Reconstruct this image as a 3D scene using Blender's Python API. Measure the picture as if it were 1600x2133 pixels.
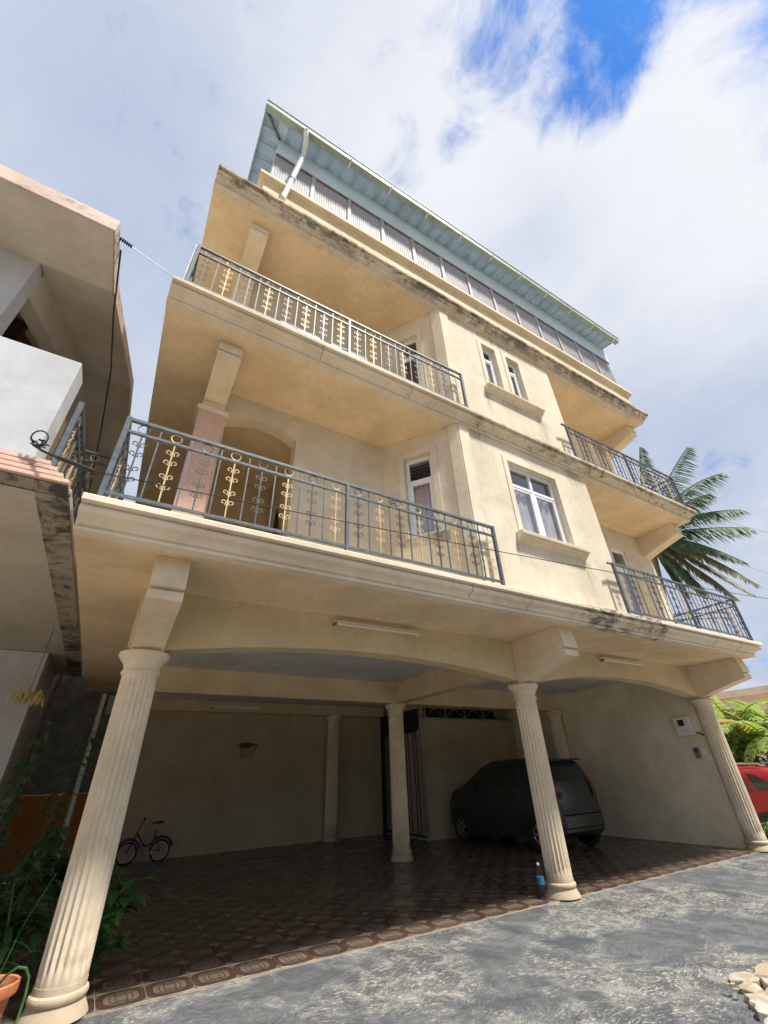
import bpy, bmesh, math, random
from math import sin, cos, pi, radians
from mathutils import Vector, Matrix
random.seed(7)
SC = bpy.context.scene
for o in list(bpy.data.objects):
    bpy.data.objects.remove(o)
COL = SC.collection

# ------------------------------------------------------------------ camera
CAM_R = ((0.8636744895611387, -0.5029541212139056, -0.033219399288756626),
         (-0.24110975020653114, -0.47011202895333043, 0.8490352027782391),
         (-0.4426425890136433, -0.7252805244402827, -0.5272909080483376))
cam_d = bpy.data.cameras.new('camera')
cam = bpy.data.objects.new('camera', cam_d)
COL.objects.link(cam)
cam.matrix_world = Matrix.Translation((0, 0, 1.35)) @ Matrix(CAM_R).transposed().to_4x4()
cam_d.sensor_fit = 'HORIZONTAL'
cam_d.sensor_width = 36.0
cam_d.lens = 880.604 / 1600 * 36.0
cam_d.clip_start = 0.05
cam_d.clip_end = 3000
SC.camera = cam

# ------------------------------------------------------------------ light
SUN = Vector((0.22, -0.43, 0.876)).normalized()
sun_d = bpy.data.lights.new('sun', 'SUN')
sun_d.energy = 3.4
sun_d.angle = radians(5.0)
sun_d.color = (1.0, 0.95, 0.86)
sun = bpy.data.objects.new('sun', sun_d)
COL.objects.link(sun)
sun.rotation_euler = SUN.to_track_quat('Z', 'Y').to_euler()
SC.view_settings.view_transform = 'Standard'
SC.view_settings.look = 'None'
SC.view_settings.exposure = 1.0
SC.view_settings.gamma = 1.0
SC.view_settings.use_curve_mapping = False
SC.render.engine = 'CYCLES'
SC.cycles.max_bounces = 10
SC.cycles.diffuse_bounces = 6
SC.cycles.transparent_max_bounces = 24


def nd(nt, t, **kw):
    n = nt.nodes.new(t)
    for k, v in kw.items():
        if k.startswith('i_'):
            n.inputs[k[2:].replace('_', ' ')].default_value = v
        else:
            setattr(n, k, v)
    return n


def math_n(nt, op, a, b=None, c=None, clamp=False):
    n = nt.nodes.new('ShaderNodeMath')
    n.operation = op
    n.use_clamp = clamp
    for i, x in enumerate((a, b, c)):
        if x is None:
            continue
        if isinstance(x, (int, float)):
            n.inputs[i].default_value = x
        else:
            nt.links.new(x, n.inputs[i])
    return n.outputs[0]


def maprange(nt, v, a, b, c=0.0, d=1.0, smooth=True):
    n = nt.nodes.new('ShaderNodeMapRange')
    n.interpolation_type = 'SMOOTHSTEP' if smooth else 'LINEAR'
    nt.links.new(v, n.inputs['Value'])
    n.inputs['From Min'].default_value = a
    n.inputs['From Max'].default_value = b
    n.inputs['To Min'].default_value = c
    n.inputs['To Max'].default_value = d
    return n.outputs[0]


def mixcol(nt, fac, a, b, mode='MIX'):
    n = nt.nodes.new('ShaderNodeMix')
    n.data_type = 'RGBA'
    n.blend_type = mode
    for sock, x in ((n.inputs[0], fac), (n.inputs[6], a), (n.inputs[7], b)):
        if isinstance(x, (int, float)):
            sock.default_value = x
        elif isinstance(x, tuple):
            sock.default_value = (x[0], x[1], x[2], 1.0)
        else:
            nt.links.new(x, sock)
    return n.outputs[2]


def noise(nt, vec, scale, detail=4.0, rough=0.55, dist=0.0):
    n = nt.nodes.new('ShaderNodeTexNoise')
    n.inputs['Scale'].default_value = scale
    n.inputs['Detail'].default_value = detail
    n.inputs['Roughness'].default_value = rough
    n.inputs['Distortion'].default_value = dist
    if vec is not None:
        nt.links.new(vec, n.inputs['Vector'])
    return n.outputs['Fac']


# sky: physical sky with a procedural layer of broken white cloud
W = bpy.data.worlds.new('World')
SC.world = W
W.use_nodes = True
nt = W.node_tree
nt.nodes.clear()
out = nd(nt, 'ShaderNodeOutputWorld')
bg = nd(nt, 'ShaderNodeBackground')
bg.inputs['Strength'].default_value = 0.105
sky = nd(nt, 'ShaderNodeTexSky')
sky.sky_type = 'NISHITA'
sky.sun_disc = False
sky.sun_elevation = math.asin(SUN.z)
sky.sun_rotation = math.atan2(SUN.x, SUN.y)
sky.air_density = 1.0
sky.dust_density = 0.6
sky.ozone_density = 2.0
tc = nd(nt, 'ShaderNodeTexCoord')
sep = nd(nt, 'ShaderNodeSeparateXYZ')
nt.links.new(tc.outputs['Generated'], sep.inputs[0])
zz = math_n(nt, 'ADD', math_n(nt, 'MAXIMUM', sep.outputs['Z'], 0.0), 0.35)
cx = math_n(nt, 'DIVIDE', sep.outputs['X'], zz)
cy = math_n(nt, 'DIVIDE', sep.outputs['Y'], zz)
cmb = nd(nt, 'ShaderNodeCombineXYZ')
nt.links.new(cx, cmb.inputs[0])
nt.links.new(cy, cmb.inputs[1])
cvec = cmb.outputs[0]


def lobe(d, r):
    """soft round patch of sky around a compass direction, 1 in the middle"""
    n = nd(nt, 'ShaderNodeVectorMath', operation='DOT_PRODUCT')
    nt.links.new(tc.outputs['Generated'], n.inputs[0])
    n.inputs[1].default_value = Vector(d).normalized()
    return maprange(nt, n.outputs['Value'], cos(r), 1.0)


n_big = noise(nt, cvec, 2.1, 9.0, 0.60, 0.35)
n_fine = noise(nt, cvec, 6.5, 9.0, 0.62, 0.5)
n_soft = noise(nt, cvec, 1.2, 4.0, 0.5, 0.2)
hole = math_n(nt, 'MULTIPLY', lobe((0.4067, -0.1446, 0.902), 0.33), 0.66)
hole = math_n(nt, 'ADD', hole, math_n(nt, 'MULTIPLY', lobe((0.3691, -0.0018, 0.9294), 0.15), 0.24))
hole = math_n(nt, 'ADD', hole, math_n(nt, 'MULTIPLY', lobe((-0.1055, 0.4909, 0.8648), 0.055), 0.30))
hole = math_n(nt, 'ADD', hole, math_n(nt, 'MULTIPLY', lobe((0.2728, 0.1172, 0.9549), 0.10), 0.18))
hole = math_n(nt, 'SUBTRACT', hole, math_n(nt, 'MULTIPLY', lobe((0.4633, 0.0499, 0.8848), 0.24), 0.40))
cov = math_n(nt, 'ADD', math_n(nt, 'MULTIPLY', n_big, 1.2), math_n(nt, 'MULTIPLY', n_fine, 1.6))
cov = math_n(nt, 'SUBTRACT', math_n(nt, 'SUBTRACT', cov, 0.62), hole)
alpha = maprange(nt, cov, 0.10, 0.62)
bright = math_n(nt, 'ADD', math_n(nt, 'MULTIPLY', n_soft, 0.8), math_n(nt, 'MULTIPLY', n_big, 0.7))
bright = math_n(nt, 'ADD', bright, math_n(nt, 'MULTIPLY', n_fine, 0.15))
bright = math_n(nt, 'ADD', bright, math_n(nt, 'MULTIPLY', lobe((0.4873, 0.0536, 0.8716), 0.5), 0.30))
bright = math_n(nt, 'ADD', bright, math_n(nt, 'MULTIPLY', lobe((0.1199, 0.141, 0.9827), 0.38), 0.26))
bright = math_n(nt, 'ADD', bright, math_n(nt, 'MULTIPLY', lobe((0.5531, -0.085, 0.8287), 0.3), 0.15))
bright = maprange(nt, bright, 0.66, 1.22)
ccol = mixcol(nt, bright, (2.45, 2.82, 3.60), (4.25, 4.36, 4.6))
skyblue = mixcol(nt, 1.0, sky.outputs[0], (0.20, 0.52, 0.95), 'MULTIPLY')
nt.links.new(mixcol(nt, alpha, skyblue, ccol), bg.inputs['Color'])
nt.links.new(bg.outputs[0], out.inputs['Surface'])

# ------------------------------------------------------------------ mesh builder


class MB:
    def __init__(self):
        self.v = []
        self.f = []

    def add(self, vs, fs):
        b = len(self.v)
        self.v += [tuple(x) for x in vs]
        self.f += [tuple(i + b for i in f) for f in fs]
        return self

    def hexa(self, p):
        return self.add(p, [(0, 3, 2, 1), (4, 5, 6, 7), (0, 1, 5, 4), (1, 2, 6, 5), (2, 3, 7, 6), (3, 0, 4, 7)])

    def box(self, x0, x1, y0, y1, z0, z1):
        return self.hexa([(x0, y0, z0), (x1, y0, z0), (x1, y1, z0), (x0, y1, z0),
                          (x0, y0, z1), (x1, y0, z1), (x1, y1, z1), (x0, y1, z1)])

    def obox(self, o, u, n, u0, u1, n0, n1, z0, z1):
        """box in a frame: origin o, u along, n across, z up"""
        o = Vector(o)
        u = Vector(u)
        n = Vector(n)
        P = []
        for z in (z0, z1):
            for a, b in ((u0, n0), (u1, n0), (u1, n1), (u0, n1)):
                q = o + u * a + n * b
                P.append((q.x, q.y, q.z + z))
        return self.hexa(P)

    def prism(self, poly, vec):
        n = len(poly)
        vec = Vector(vec)
        a = [Vector(p) for p in poly]
        vs = a + [p + vec for p in a]
        fs = [tuple(range(n - 1, -1, -1)), tuple(range(n, 2 * n))]
        for i in range(n):
            j = (i + 1) % n
            fs.append((i, j, n + j, n + i))
        return self.add(vs, fs)

    def tube(self, pts, r, n=8, caps=True, flat=1.0):
        pts = [Vector(p) for p in pts]
        m = len(pts)
        rs = r if isinstance(r, (list, tuple)) else [r] * m
        prev = None
        vs = []
        for i, p in enumerate(pts):
            t = (pts[min(i + 1, m - 1)] - pts[max(i - 1, 0)])
            t = t.normalized() if t.length > 1e-9 else Vector((0, 0, 1))
            if prev is None:
                a = Vector((0, 0, 1)) if abs(t.z) < 0.9 else Vector((0, 1, 0))
                s = t.cross(a).normalized()
            else:
                s = prev - t * prev.dot(t)
                s = s.normalized() if s.length > 1e-6 else t.orthogonal().normalized()
            prev = s
            q = t.cross(s)
            for k in range(n):
                w = 2 * pi * (k + 0.5) / n
                vs.append(p + (s * cos(w) + q * sin(w) * flat) * rs[i])
        fs = []
        for i in range(m - 1):
            for k in range(n):
                k2 = (k + 1) % n
                fs.append((i * n + k, i * n + k2, (i + 1) * n + k2, (i + 1) * n + k))
        if caps:
            fs.append(tuple(range(n - 1, -1, -1)))
            fs.append(tuple((m - 1) * n + k for k in range(n)))
        return self.add(vs, fs)

    def ring(self, c, ax, R, r, n=20, k=6):
        c = Vector(c)
        ax = Vector(ax).normalized()
        s = ax.orthogonal().normalized()
        q = ax.cross(s)
        vs = []
        for i in range(n):
            w = 2 * pi * i / n
            d = s * cos(w) + q * sin(w)
            for j in range(k):
                a = 2 * pi * j / k
                vs.append(c + d * (R + r * cos(a)) + ax * r * sin(a))
        fs = []
        for i in range(n):
            for j in range(k):
                fs.append((i * k + j, ((i + 1) % n) * k + j, ((i + 1) % n) * k + (j + 1) % k, i * k + (j + 1) % k))
        return self.add(vs, fs)

    def lathe(self, prof, cx, cy, n=32, z0=0.0):
        vs = []
        for r, z in prof:
            for k in range(n):
                w = 2 * pi * k / n
                vs.append((cx + r * cos(w), cy + r * sin(w), z0 + z))
        m = len(prof)
        fs = []
        for i in range(m - 1):
            for k in range(n):
                k2 = (k + 1) % n
                fs.append((i * n + k, i * n + k2, (i + 1) * n + k2, (i + 1) * n + k))
        fs.append(tuple(range(n - 1, -1, -1)))
        fs.append(tuple((m - 1) * n + k for k in range(n)))
        return self.add(vs, fs)

    def sweep(self, prof, path):
        """mitred moulding. prof: closed list of (out, z); path: xy points, 'out' is to the right of travel"""
        path = [Vector((p[0], p[1])) for p in path]
        m = len(path)
        np_ = len(prof)
        vs = []
        for i, p in enumerate(path):
            if i == 0:
                d = (path[1] - path[0]).normalized()
                o = Vector((d.y, -d.x))
            elif i == m - 1:
                d = (path[-1] - path[-2]).normalized()
                o = Vector((d.y, -d.x))
            else:
                d1 = (path[i] - path[i - 1]).normalized()
                d2 = (path[i + 1] - path[i]).normalized()
                o1 = Vector((d1.y, -d1.x))
                o2 = Vector((d2.y, -d2.x))
                o = (o1 + o2) / (1 + o1.dot(o2))
            for a, z in prof:
                vs.append((p.x + o.x * a, p.y + o.y * a, z))
        fs = []
        for i in range(m - 1):
            for k in range(np_):
                k2 = (k + 1) % np_
                fs.append((i * np_ + k, i * np_ + k2, (i + 1) * np_ + k2, (i + 1) * np_ + k))
        fs.append(tuple(range(np_ - 1, -1, -1)))
        fs.append(tuple((m - 1) * np_ + k for k in range(np_)))
        return self.add(vs, fs)

    def mesh(self, name, off=(0, 0, 0), smooth=False):
        me = bpy.data.meshes.new(name)
        ox, oy, oz = off
        me.from_pydata([(x - ox, y - oy, z - oz) for x, y, z in self.v], [], self.f)
        bm = bmesh.new()
        bm.from_mesh(me)
        bmesh.ops.recalc_face_normals(bm, faces=bm.faces)
        bm.to_mesh(me)
        bm.free()
        if smooth:
            me.shade_smooth()
            try:
                me.set_sharp_from_angle(angle=radians(smooth if isinstance(smooth, (int, float)) and smooth > 1 else 38))
            except Exception:
                pass
        return me

    def build(self, name, m, parent=None, smooth=False, bevel=0.0, local=False):
        off = (0, 0, 0)
        if parent is not None and not local:
            off = root_loc(parent)
        me = self.mesh(name, off, smooth)
        if m is not None:
            me.materials.append(m)
        o = bpy.data.objects.new(name, me)
        COL.objects.link(o)
        if parent is not None:
            o.parent = parent
        if bevel:
            b = o.modifiers.new('bevel', 'BEVEL')
            b.width = bevel
            b.segments = 2
            b.limit_method = 'ANGLE'
            b.angle_limit = radians(40)
            b.harden_normals = False
        return o


def root_loc(o):
    while o.parent is not None:
        o = o.parent
    return tuple(o.location)


def tag(o, label=None, cat=None, group=None, kind=None):
    for k, v in (('label', label), ('category', cat), ('group', group), ('kind', kind)):
        if v:
            o[k] = v
    return o


def thing(name, label, cat, loc=(0, 0, 0), rz=0.0, group=None):
    o = bpy.data.objects.new(name, None)
    COL.objects.link(o)
    o.location = loc
    o.rotation_euler = (0, 0, rz)
    o.empty_display_size = 0.3
    return tag(o, label, cat, group)


def copy_tree(o, parent=None):
    c = o.copy()
    COL.objects.link(c)
    if parent is not None:
        c.parent = parent
    for ch in [x for x in o.children]:
        copy_tree(ch, c)
    return c


def place(name, me, parent, loc, rz=0.0):
    """an instance of shared mesh data under a part, at a world point"""
    o = bpy.data.objects.new(name, me)
    COL.objects.link(o)
    o.parent = parent
    L = root_loc(parent)
    o.location = (loc[0] - L[0], loc[1] - L[1], loc[2] - L[2])
    o.rotation_euler = (0, 0, rz)
    return o


# ------------------------------------------------------------------ materials
def new_mat(name):
    m = bpy.data.materials.new(name)
    m.use_nodes = True
    t = m.node_tree
    b = t.nodes['Principled BSDF']
    return m, t, b


def objvec(t, gen='Object'):
    c = t.nodes.new('ShaderNodeTexCoord')
    return c.outputs[gen]


def geopos(t):
    return t.nodes.new('ShaderNodeNewGeometry').outputs['Position']


def scaled(t, vec, s):
    m = t.nodes.new('ShaderNodeMapping')
    m.inputs['Scale'].default_value = s
    t.links.new(vec, m.inputs['Vector'])
    return m.outputs[0]


def bump(t, b, h, strength=0.3, dist=0.01):
    n = t.nodes.new('ShaderNodeBump')
    n.inputs['Strength'].default_value = strength
    n.inputs['Distance'].default_value = dist
    t.links.new(h, n.inputs['Height'])
    t.links.new(n.outputs[0], b.inputs['Normal'])


def simple(name, col, rough=0.5, metal=0.0, var=0.12, vscale=6.0, bmp=0.0, bscale=80.0, spec=0.5):
    m, t, b = new_mat(name)
    v = geopos(t)
    n = noise(t, v, vscale, 5.0, 0.6)
    lo = tuple(c * (1 - var) for c in col)
    hi = tuple(min(1, c * (1 + var)) for c in col)
    t.links.new(mixcol(t, maprange(t, n, 0.3, 0.7), lo, hi), b.inputs['Base Color'])
    b.inputs['Roughness'].default_value = rough
    b.inputs['Metallic'].default_value = metal
    b.inputs['Specular IOR Level'].default_value = spec
    if bmp:
        bump(t, b, noise(t, v, bscale, 4.0, 0.6), bmp, 0.01)
    return m


def stucco(name, col, mould=0.0, mould_lo=0.55, streak=0.0, grain=60.0, bmp=0.35, zone=None, zhi=None, drips=(), grime=0.0, dirt=(0.055, 0.05, 0.04), rough=0.85):
    """painted render; mould = dark weathered growth; zone = (x0, x1, x2, x3) where along the wall the growth is"""
    m, t, b = new_mat(name)
    v = geopos(t)
    n1 = noise(t, v, 1.3, 5.0, 0.6, 0.4)
    n2 = noise(t, v, 9.0, 5.0, 0.65)
    lo = (col[0] * 0.86, col[1] * 0.84, col[2] * 0.80)
    hi = (min(col[0] * 1.06, 1), min(col[1] * 1.06, 1), min(col[2] * 1.07, 1))
    mixf = math_n(t, 'ADD', math_n(t, 'MULTIPLY', n1, 0.7), math_n(t, 'MULTIPLY', n2, 0.3))
    c = mixcol(t, maprange(t, mixf, 0.35, 0.65), lo, hi)
    if streak:
        s = noise(t, scaled(t, v, (5.0, 5.0, 0.35)), 1.0, 5.0, 0.65, 0.3)
        f = math_n(t, 'MULTIPLY', maprange(t, s, 0.56, 0.8), streak)
        c = mixcol(t, f, c, tuple(x * 0.45 for x in col))
    if mould:
        a = noise(t, scaled(t, v, (5.0, 5.0, 8.0)), 1.0, 9.0, 0.76, 0.5)
        a2 = noise(t, scaled(t, v, (1.1, 1.1, 1.1)), 1.0, 2.0, 0.5)
        f = math_n(t, 'ADD', math_n(t, 'MULTIPLY', a, 0.75), math_n(t, 'MULTIPLY', a2, 0.35))
        f = maprange(t, f, mould_lo, mould_lo + 0.13)
        if zone:
            sp = t.nodes.new('ShaderNodeSeparateXYZ')
            t.links.new(v, sp.inputs[0])
            z1 = maprange(t, sp.outputs['X'], zone[0], zone[1])
            z2 = maprange(t, sp.outputs['X'], zone[2], zone[3], 1.0, 0.0)
            f = math_n(t, 'MULTIPLY', f, math_n(t, 'MULTIPLY', z1, z2))
        if zhi:
            sp2 = t.nodes.new('ShaderNodeSeparateXYZ')
            t.links.new(v, sp2.inputs[0])
            zv = math_n(t, 'ADD', sp2.outputs['Z'], math_n(t, 'MULTIPLY', math_n(t, 'SUBTRACT', a, 0.5), 0.35))
            f = math_n(t, 'MULTIPLY', f, maprange(t, zv, zhi[0], zhi[1]))
        f = math_n(t, 'MULTIPLY', f, mould)
        dcol = mixcol(t, n2, dirt, tuple(x * 3.2 for x in dirt))
        c = mixcol(t, f, c, dcol)
    if drips or grime:
        s3 = t.nodes.new('ShaderNodeSeparateXYZ')
        t.links.new(v, s3.inputs[0])
    if drips:
        run = noise(t, scaled(t, v, (16.0, 16.0, 0.7)), 1.0, 5.0, 0.7, 0.2)
        tot = None
        for (x0, z0, wd, ln) in drips:
            dx = math_n(t, 'ABSOLUTE', math_n(t, 'SUBTRACT', s3.outputs['X'], x0))
            g = math_n(t, 'MULTIPLY', maprange(t, dx, wd * 0.2, wd, 1.0, 0.0), maprange(t, s3.outputs['Z'], z0 - ln, z0, 0.0, 1.0))
            g = math_n(t, 'MULTIPLY', g, maprange(t, s3.outputs['Z'], z0, z0 + 0.02, 1.0, 0.0))
            tot = g if tot is None else math_n(t, 'MAXIMUM', tot, g)
        f = math_n(t, 'MULTIPLY', tot, maprange(t, run, 0.40, 0.62, 0.08, 0.62))
        c = mixcol(t, f, c, (0.20, 0.18, 0.12))
    if grime:
        gz = math_n(t, 'ADD', s3.outputs['Z'], math_n(t, 'MULTIPLY', math_n(t, 'SUBTRACT', n2, 0.5), 0.5))
        f = math_n(t, 'MULTIPLY', maprange(t, gz, 0.0, 0.55, 1.0, 0.0), grime)
        c = mixcol(t, f, c, (0.25, 0.17, 0.10))
    t.links.new(c, b.inputs['Base Color'])
    b.inputs['Roughness'].default_value = rough
    b.inputs['Specular IOR Level'].default_value = 0.25
    if bmp:
        h = math_n(t, 'ADD', noise(t, v, grain, 4.0, 0.7), math_n(t, 'MULTIPLY', n2, 0.4))
        bump(t, b, h, bmp, 0.008)
    return m


CREAM = (0.66, 0.545, 0.36)
M = {}
M['wall'] = stucco('cream_render', (0.70, 0.62, 0.485), streak=0.34, mould=0.22, mould_lo=0.60, dirt=(0.17, 0.16, 0.11), drips=((4.62, 7.32, 0.14, 0.7), (6.02, 7.32, 0.22, 1.1), (5.3, 7.32, 0.5, 0.35), (4.55, 4.16, 0.12, 0.5), (6.04, 4.16, 0.14, 0.7), (5.3, 9.2, 1.6, 0.5), (4.1, 6.13, 0.3, 0.4), (6.5, 6.13, 0.35, 0.6)), grain=70, bmp=0.9)
M['soffit'] = stucco('deep_cream_soffit', (0.73, 0.585, 0.39), mould=0.4, mould_lo=0.66, bmp=0.12, dirt=(0.16, 0.12, 0.08))  # soffit coat set warmer and deeper than the wall cream
M['ceiling'] = stucco('pale_blue_ceiling_paint', (0.66, 0.66, 0.68), bmp=0.1)
M['beam'] = stucco('cream_beam_paint', (0.62, 0.515, 0.33), bmp=0.12)
M['trim'] = stucco('cream_trim_paint', (0.71, 0.615, 0.46), streak=0.25, bmp=0.15)
M['strip'] = stucco('cream_strip_paint', (0.72, 0.64, 0.50), bmp=0.15)
M['corn1'] = stucco('cornice_paint_lower', (0.76, 0.675, 0.545), mould=0.85, mould_lo=0.50, zone=(5.0, 5.6, 7.4, 7.6), streak=0.35, bmp=0.3)
M['corn2'] = stucco('cornice_paint_middle', (0.70, 0.61, 0.47), mould=0.85, mould_lo=0.53, zone=(3.3, 4.6, 11.0, 12.0), zhi=(6.12, 6.30), dirt=(0.085, 0.078, 0.055), streak=0.5, bmp=0.35)
M['corn3'] = stucco('cornice_paint_top', (0.64, 0.56, 0.44), mould=0.93, mould_lo=0.475, streak=0.5, bmp=0.4, zhi=(9.20, 9.42), dirt=(0.075, 0.07, 0.055))
M['parapet'] = stucco('parapet_paint', (0.70, 0.585, 0.40), streak=0.3, bmp=0.2)
M['garage'] = stucco('garage_wall_shaded', (0.50, 0.43, 0.30), streak=0.25, bmp=0.2)  # back walls, deep garage shade put into the colour
M['garage_right_lit'] = stucco('garage_right_wall_lit', (0.76, 0.69, 0.52), streak=0.2, bmp=0.2)  # lighter copy of the garage wall colour, imitating light off the sunlit driveway
M['column'] = stucco('column_paint', (0.74, 0.64, 0.49), streak=0.25, grime=0.55, bmp=0.15, rough=0.7)
M['white_wall'] = stucco('neighbour_white_paint', (0.50, 0.52, 0.55), streak=0.15, mould=0.25, mould_lo=0.66, bmp=0.25, dirt=(0.3, 0.3, 0.26))
M['grey_wall'] = stucco('neighbour_beige_paint', (0.50, 0.47, 0.41), mould=0.3, mould_lo=0.66, bmp=0.15, dirt=(0.22, 0.2, 0.17))
M['pink'] = stucco('neighbour_salmon_paint', (0.70, 0.50, 0.42), mould=0.85, mould_lo=0.60, bmp=0.4, dirt=(0.07, 0.06, 0.05))
M['roofpink'] = stucco('neighbour_faded_pink_paint', (0.66, 0.54, 0.47), mould=0.85, mould_lo=0.55, bmp=0.4, dirt=(0.10, 0.09, 0.075))
M['stained'] = stucco('neighbour_stained_edge', (0.34, 0.31, 0.26), mould=0.95, mould_lo=0.50, bmp=0.5, dirt=(0.03, 0.028, 0.025))
M['orange'] = stucco('orange_wall_paint', (0.46, 0.17, 0.035), mould=0.4, mould_lo=0.6, bmp=0.25)
M['iron'] = simple('blue_grey_iron_paint', (0.085, 0.105, 0.13), 0.5, 0.0, 0.25, 14)
M['iron_dark'] = simple('dark_iron_paint', (0.055, 0.055, 0.06), 0.45, 0.0, 0.25, 14)
M['gold'] = simple('pale_gold_paint', (0.50, 0.385, 0.215), 0.5, 0.1, 0.2, 12)
M['upvc'] = simple('white_window_frame', (0.78, 0.80, 0.84), 0.35, 0.0, 0.04, 3)
M['dark'] = simple('unlit_room_shade', (0.035, 0.03, 0.028), 0.8, 0.0, 0.3, 2)  # near black, stands for unlit space behind openings
M['blackmetal'] = simple('dark_gate_metal', (0.03, 0.03, 0.032), 0.5, 0.3, 0.3, 8)
M['galv'] = simple('galvanised_metal', (0.42, 0.42, 0.40), 0.4, 0.7, 0.2, 9)
M['pvc'] = simple('grey_white_pipe', (0.72, 0.73, 0.72), 0.4, 0.0, 0.1, 5)
M['downpipe'] = simple('pale_green_pipe', (0.60, 0.67, 0.66), 0.45, 0.0, 0.12, 5)
M['rooftin'] = simple('pale_teal_roof_sheet', (0.43, 0.57, 0.72), 0.5, 0.1, 0.15, 3, 0.05, 30)
M['fascia'] = simple('pale_blue_fascia', (0.55, 0.70, 0.80), 0.6, 0.0, 0.06, 2)
M['gutter'] = stucco('pale_green_gutter_paint', (0.34, 0.43, 0.39), mould=0.7, mould_lo=0.54, bmp=0.1, dirt=(0.12, 0.14, 0.09), rough=0.5)
M['screen'] = simple('grey_lilac_screen_sheet', (0.36, 0.355, 0.375), 0.65, 0.0, 0.08, 4)
M['screen_post'] = simple('pale_screen_post', (0.38, 0.375, 0.392), 0.65, 0.0, 0.08, 4)
M['lath'] = simple('brown_rusty_lath', (0.16, 0.115, 0.10), 0.8, 0.0, 0.4, 20)
M['lamp'] = simple('dim_white_tube', (0.74, 0.70, 0.62), 0.4, 0.0, 0.05, 5)
M['plastic_white'] = simple('off_white_plastic', (0.72, 0.70, 0.64), 0.4, 0.0, 0.06, 9)
M['plastic_grey'] = simple('grey_plastic', (0.20, 0.19, 0.17), 0.5, 0.0, 0.1, 9)
M['black'] = simple('black_plastic', (0.015, 0.015, 0.017), 0.4, 0.0, 0.2, 9)
M['rubber'] = simple('black_rubber', (0.02, 0.02, 0.021), 0.75, 0.0, 0.2, 20)
M['paper'] = simple('white_paper', (0.78, 0.77, 0.73), 0.8, 0.0, 0.06, 40)
M['terracotta'] = simple('terracotta_clay_and_gap_shade', (0.50, 0.17, 0.075), 0.75, 0.0, 0.18, 14, 0.2, 60)
M['soil'] = simple('brown_soil', (0.13, 0.08, 0.05), 0.95, 0.0, 0.4, 8, 0.8, 25)
M['curtain'] = simple('dusty_pink_curtain', (0.70, 0.57, 0.58), 0.9, 0.0, 0.15, 3)
M['curtain_blue'] = simple('deep_blue_curtain', (0.10, 0.17, 0.40), 0.9, 0.0, 0.2, 3)
M['tin'] = simple('weathered_grey_sheet', (0.17, 0.17, 0.165), 0.65, 0.2, 0.3, 4)
M['silver'] = simple('alloy_wheel', (0.45, 0.45, 0.46), 0.3, 0.9, 0.05, 5)
M['red_paint'] = simple('red_car_paint', (0.30, 0.010, 0.020), 0.22, 0.0, 0.05, 3)
M['grey_paint'] = simple('grey_car_paint', (0.055, 0.057, 0.053), 0.25, 0.3, 0.05, 3)
M['redlens'] = simple('red_lamp_lens', (0.13, 0.02, 0.018), 0.2, 0.0, 0.05, 3)
M['hoopred'] = simple('red_hoop_paint', (0.16, 0.02, 0.02), 0.4, 0.0, 0.1, 9)
M['bark'] = simple('grey_palm_bark', (0.22, 0.19, 0.155), 0.9, 0.0, 0.3, 18, 0.6, 30)
M['timber'] = simple('brown_shutter_wood', (0.12, 0.07, 0.055), 0.7, 0.0, 0.25, 8)


def glass(name, tint=(0.88, 0.91, 0.93), base_refl=0.16):
    m, t, b = new_mat(name)
    t.nodes.remove(b)
    o = t.nodes['Material Output']
    tr = nd(t, 'ShaderNodeBsdfTransparent')
    tr.inputs[0].default_value = (*tint, 1)
    gl = nd(t, 'ShaderNodeBsdfGlossy')
    gl.inputs['Roughness'].default_value = 0.03
    gl.inputs['Color'].default_value = (0.95, 0.97, 1.0, 1)
    fr = nd(t, 'ShaderNodeLayerWeight')
    fr.inputs['Blend'].default_value = 0.5
    f = math_n(t, 'ADD', math_n(t, 'MULTIPLY', math_n(t, 'POWER', fr.outputs['Facing'], 4.0), 0.8), base_refl * 0.5, clamp=True)
    mx = nd(t, 'ShaderNodeMixShader')
    t.links.new(f, mx.inputs[0])
    t.links.new(tr.outputs[0], mx.inputs[1])
    t.links.new(gl.outputs[0], mx.inputs[2])
    t.links.new(mx.outputs[0], o.inputs['Surface'])
    return m


M['glass'] = glass('window_glass')
M['carglass'] = glass('tinted_car_glass', (0.12, 0.14, 0.13), 0.06)
M['bottle'] = glass('clear_plastic_bottle', (0.92, 0.95, 0.97), 0.05)


def leafmat(name, col, col2, rough=0.38, trans=0.25):
    m, t, b = new_mat(name)
    v = geopos(t)
    n = noise(t, v, 3.5, 3.0, 0.6)
    n2 = noise(t, v, 30.0, 2.0, 0.6)
    f = math_n(t, 'ADD', math_n(t, 'MULTIPLY', n, 0.75), math_n(t, 'MULTIPLY', n2, 0.25))
    t.links.new(mixcol(t, maprange(t, f, 0.36, 0.64), col, col2), b.inputs['Base Color'])
    b.inputs['Roughness'].default_value = rough
    tl = nd(t, 'ShaderNodeBsdfTranslucent')
    tl.inputs[0].default_value = (col2[0] * 1.5, col2[1] * 1.5, col2[2], 1)
    mx = nd(t, 'ShaderNodeMixShader')
    mx.inputs[0].default_value = trans
    o = t.nodes['Material Output']
    t.links.new(b.outputs[0], mx.inputs[1])
    t.links.new(tl.outputs[0], mx.inputs[2])
    t.links.new(mx.outputs[0], o.inputs['Surface'])
    return m


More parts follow.
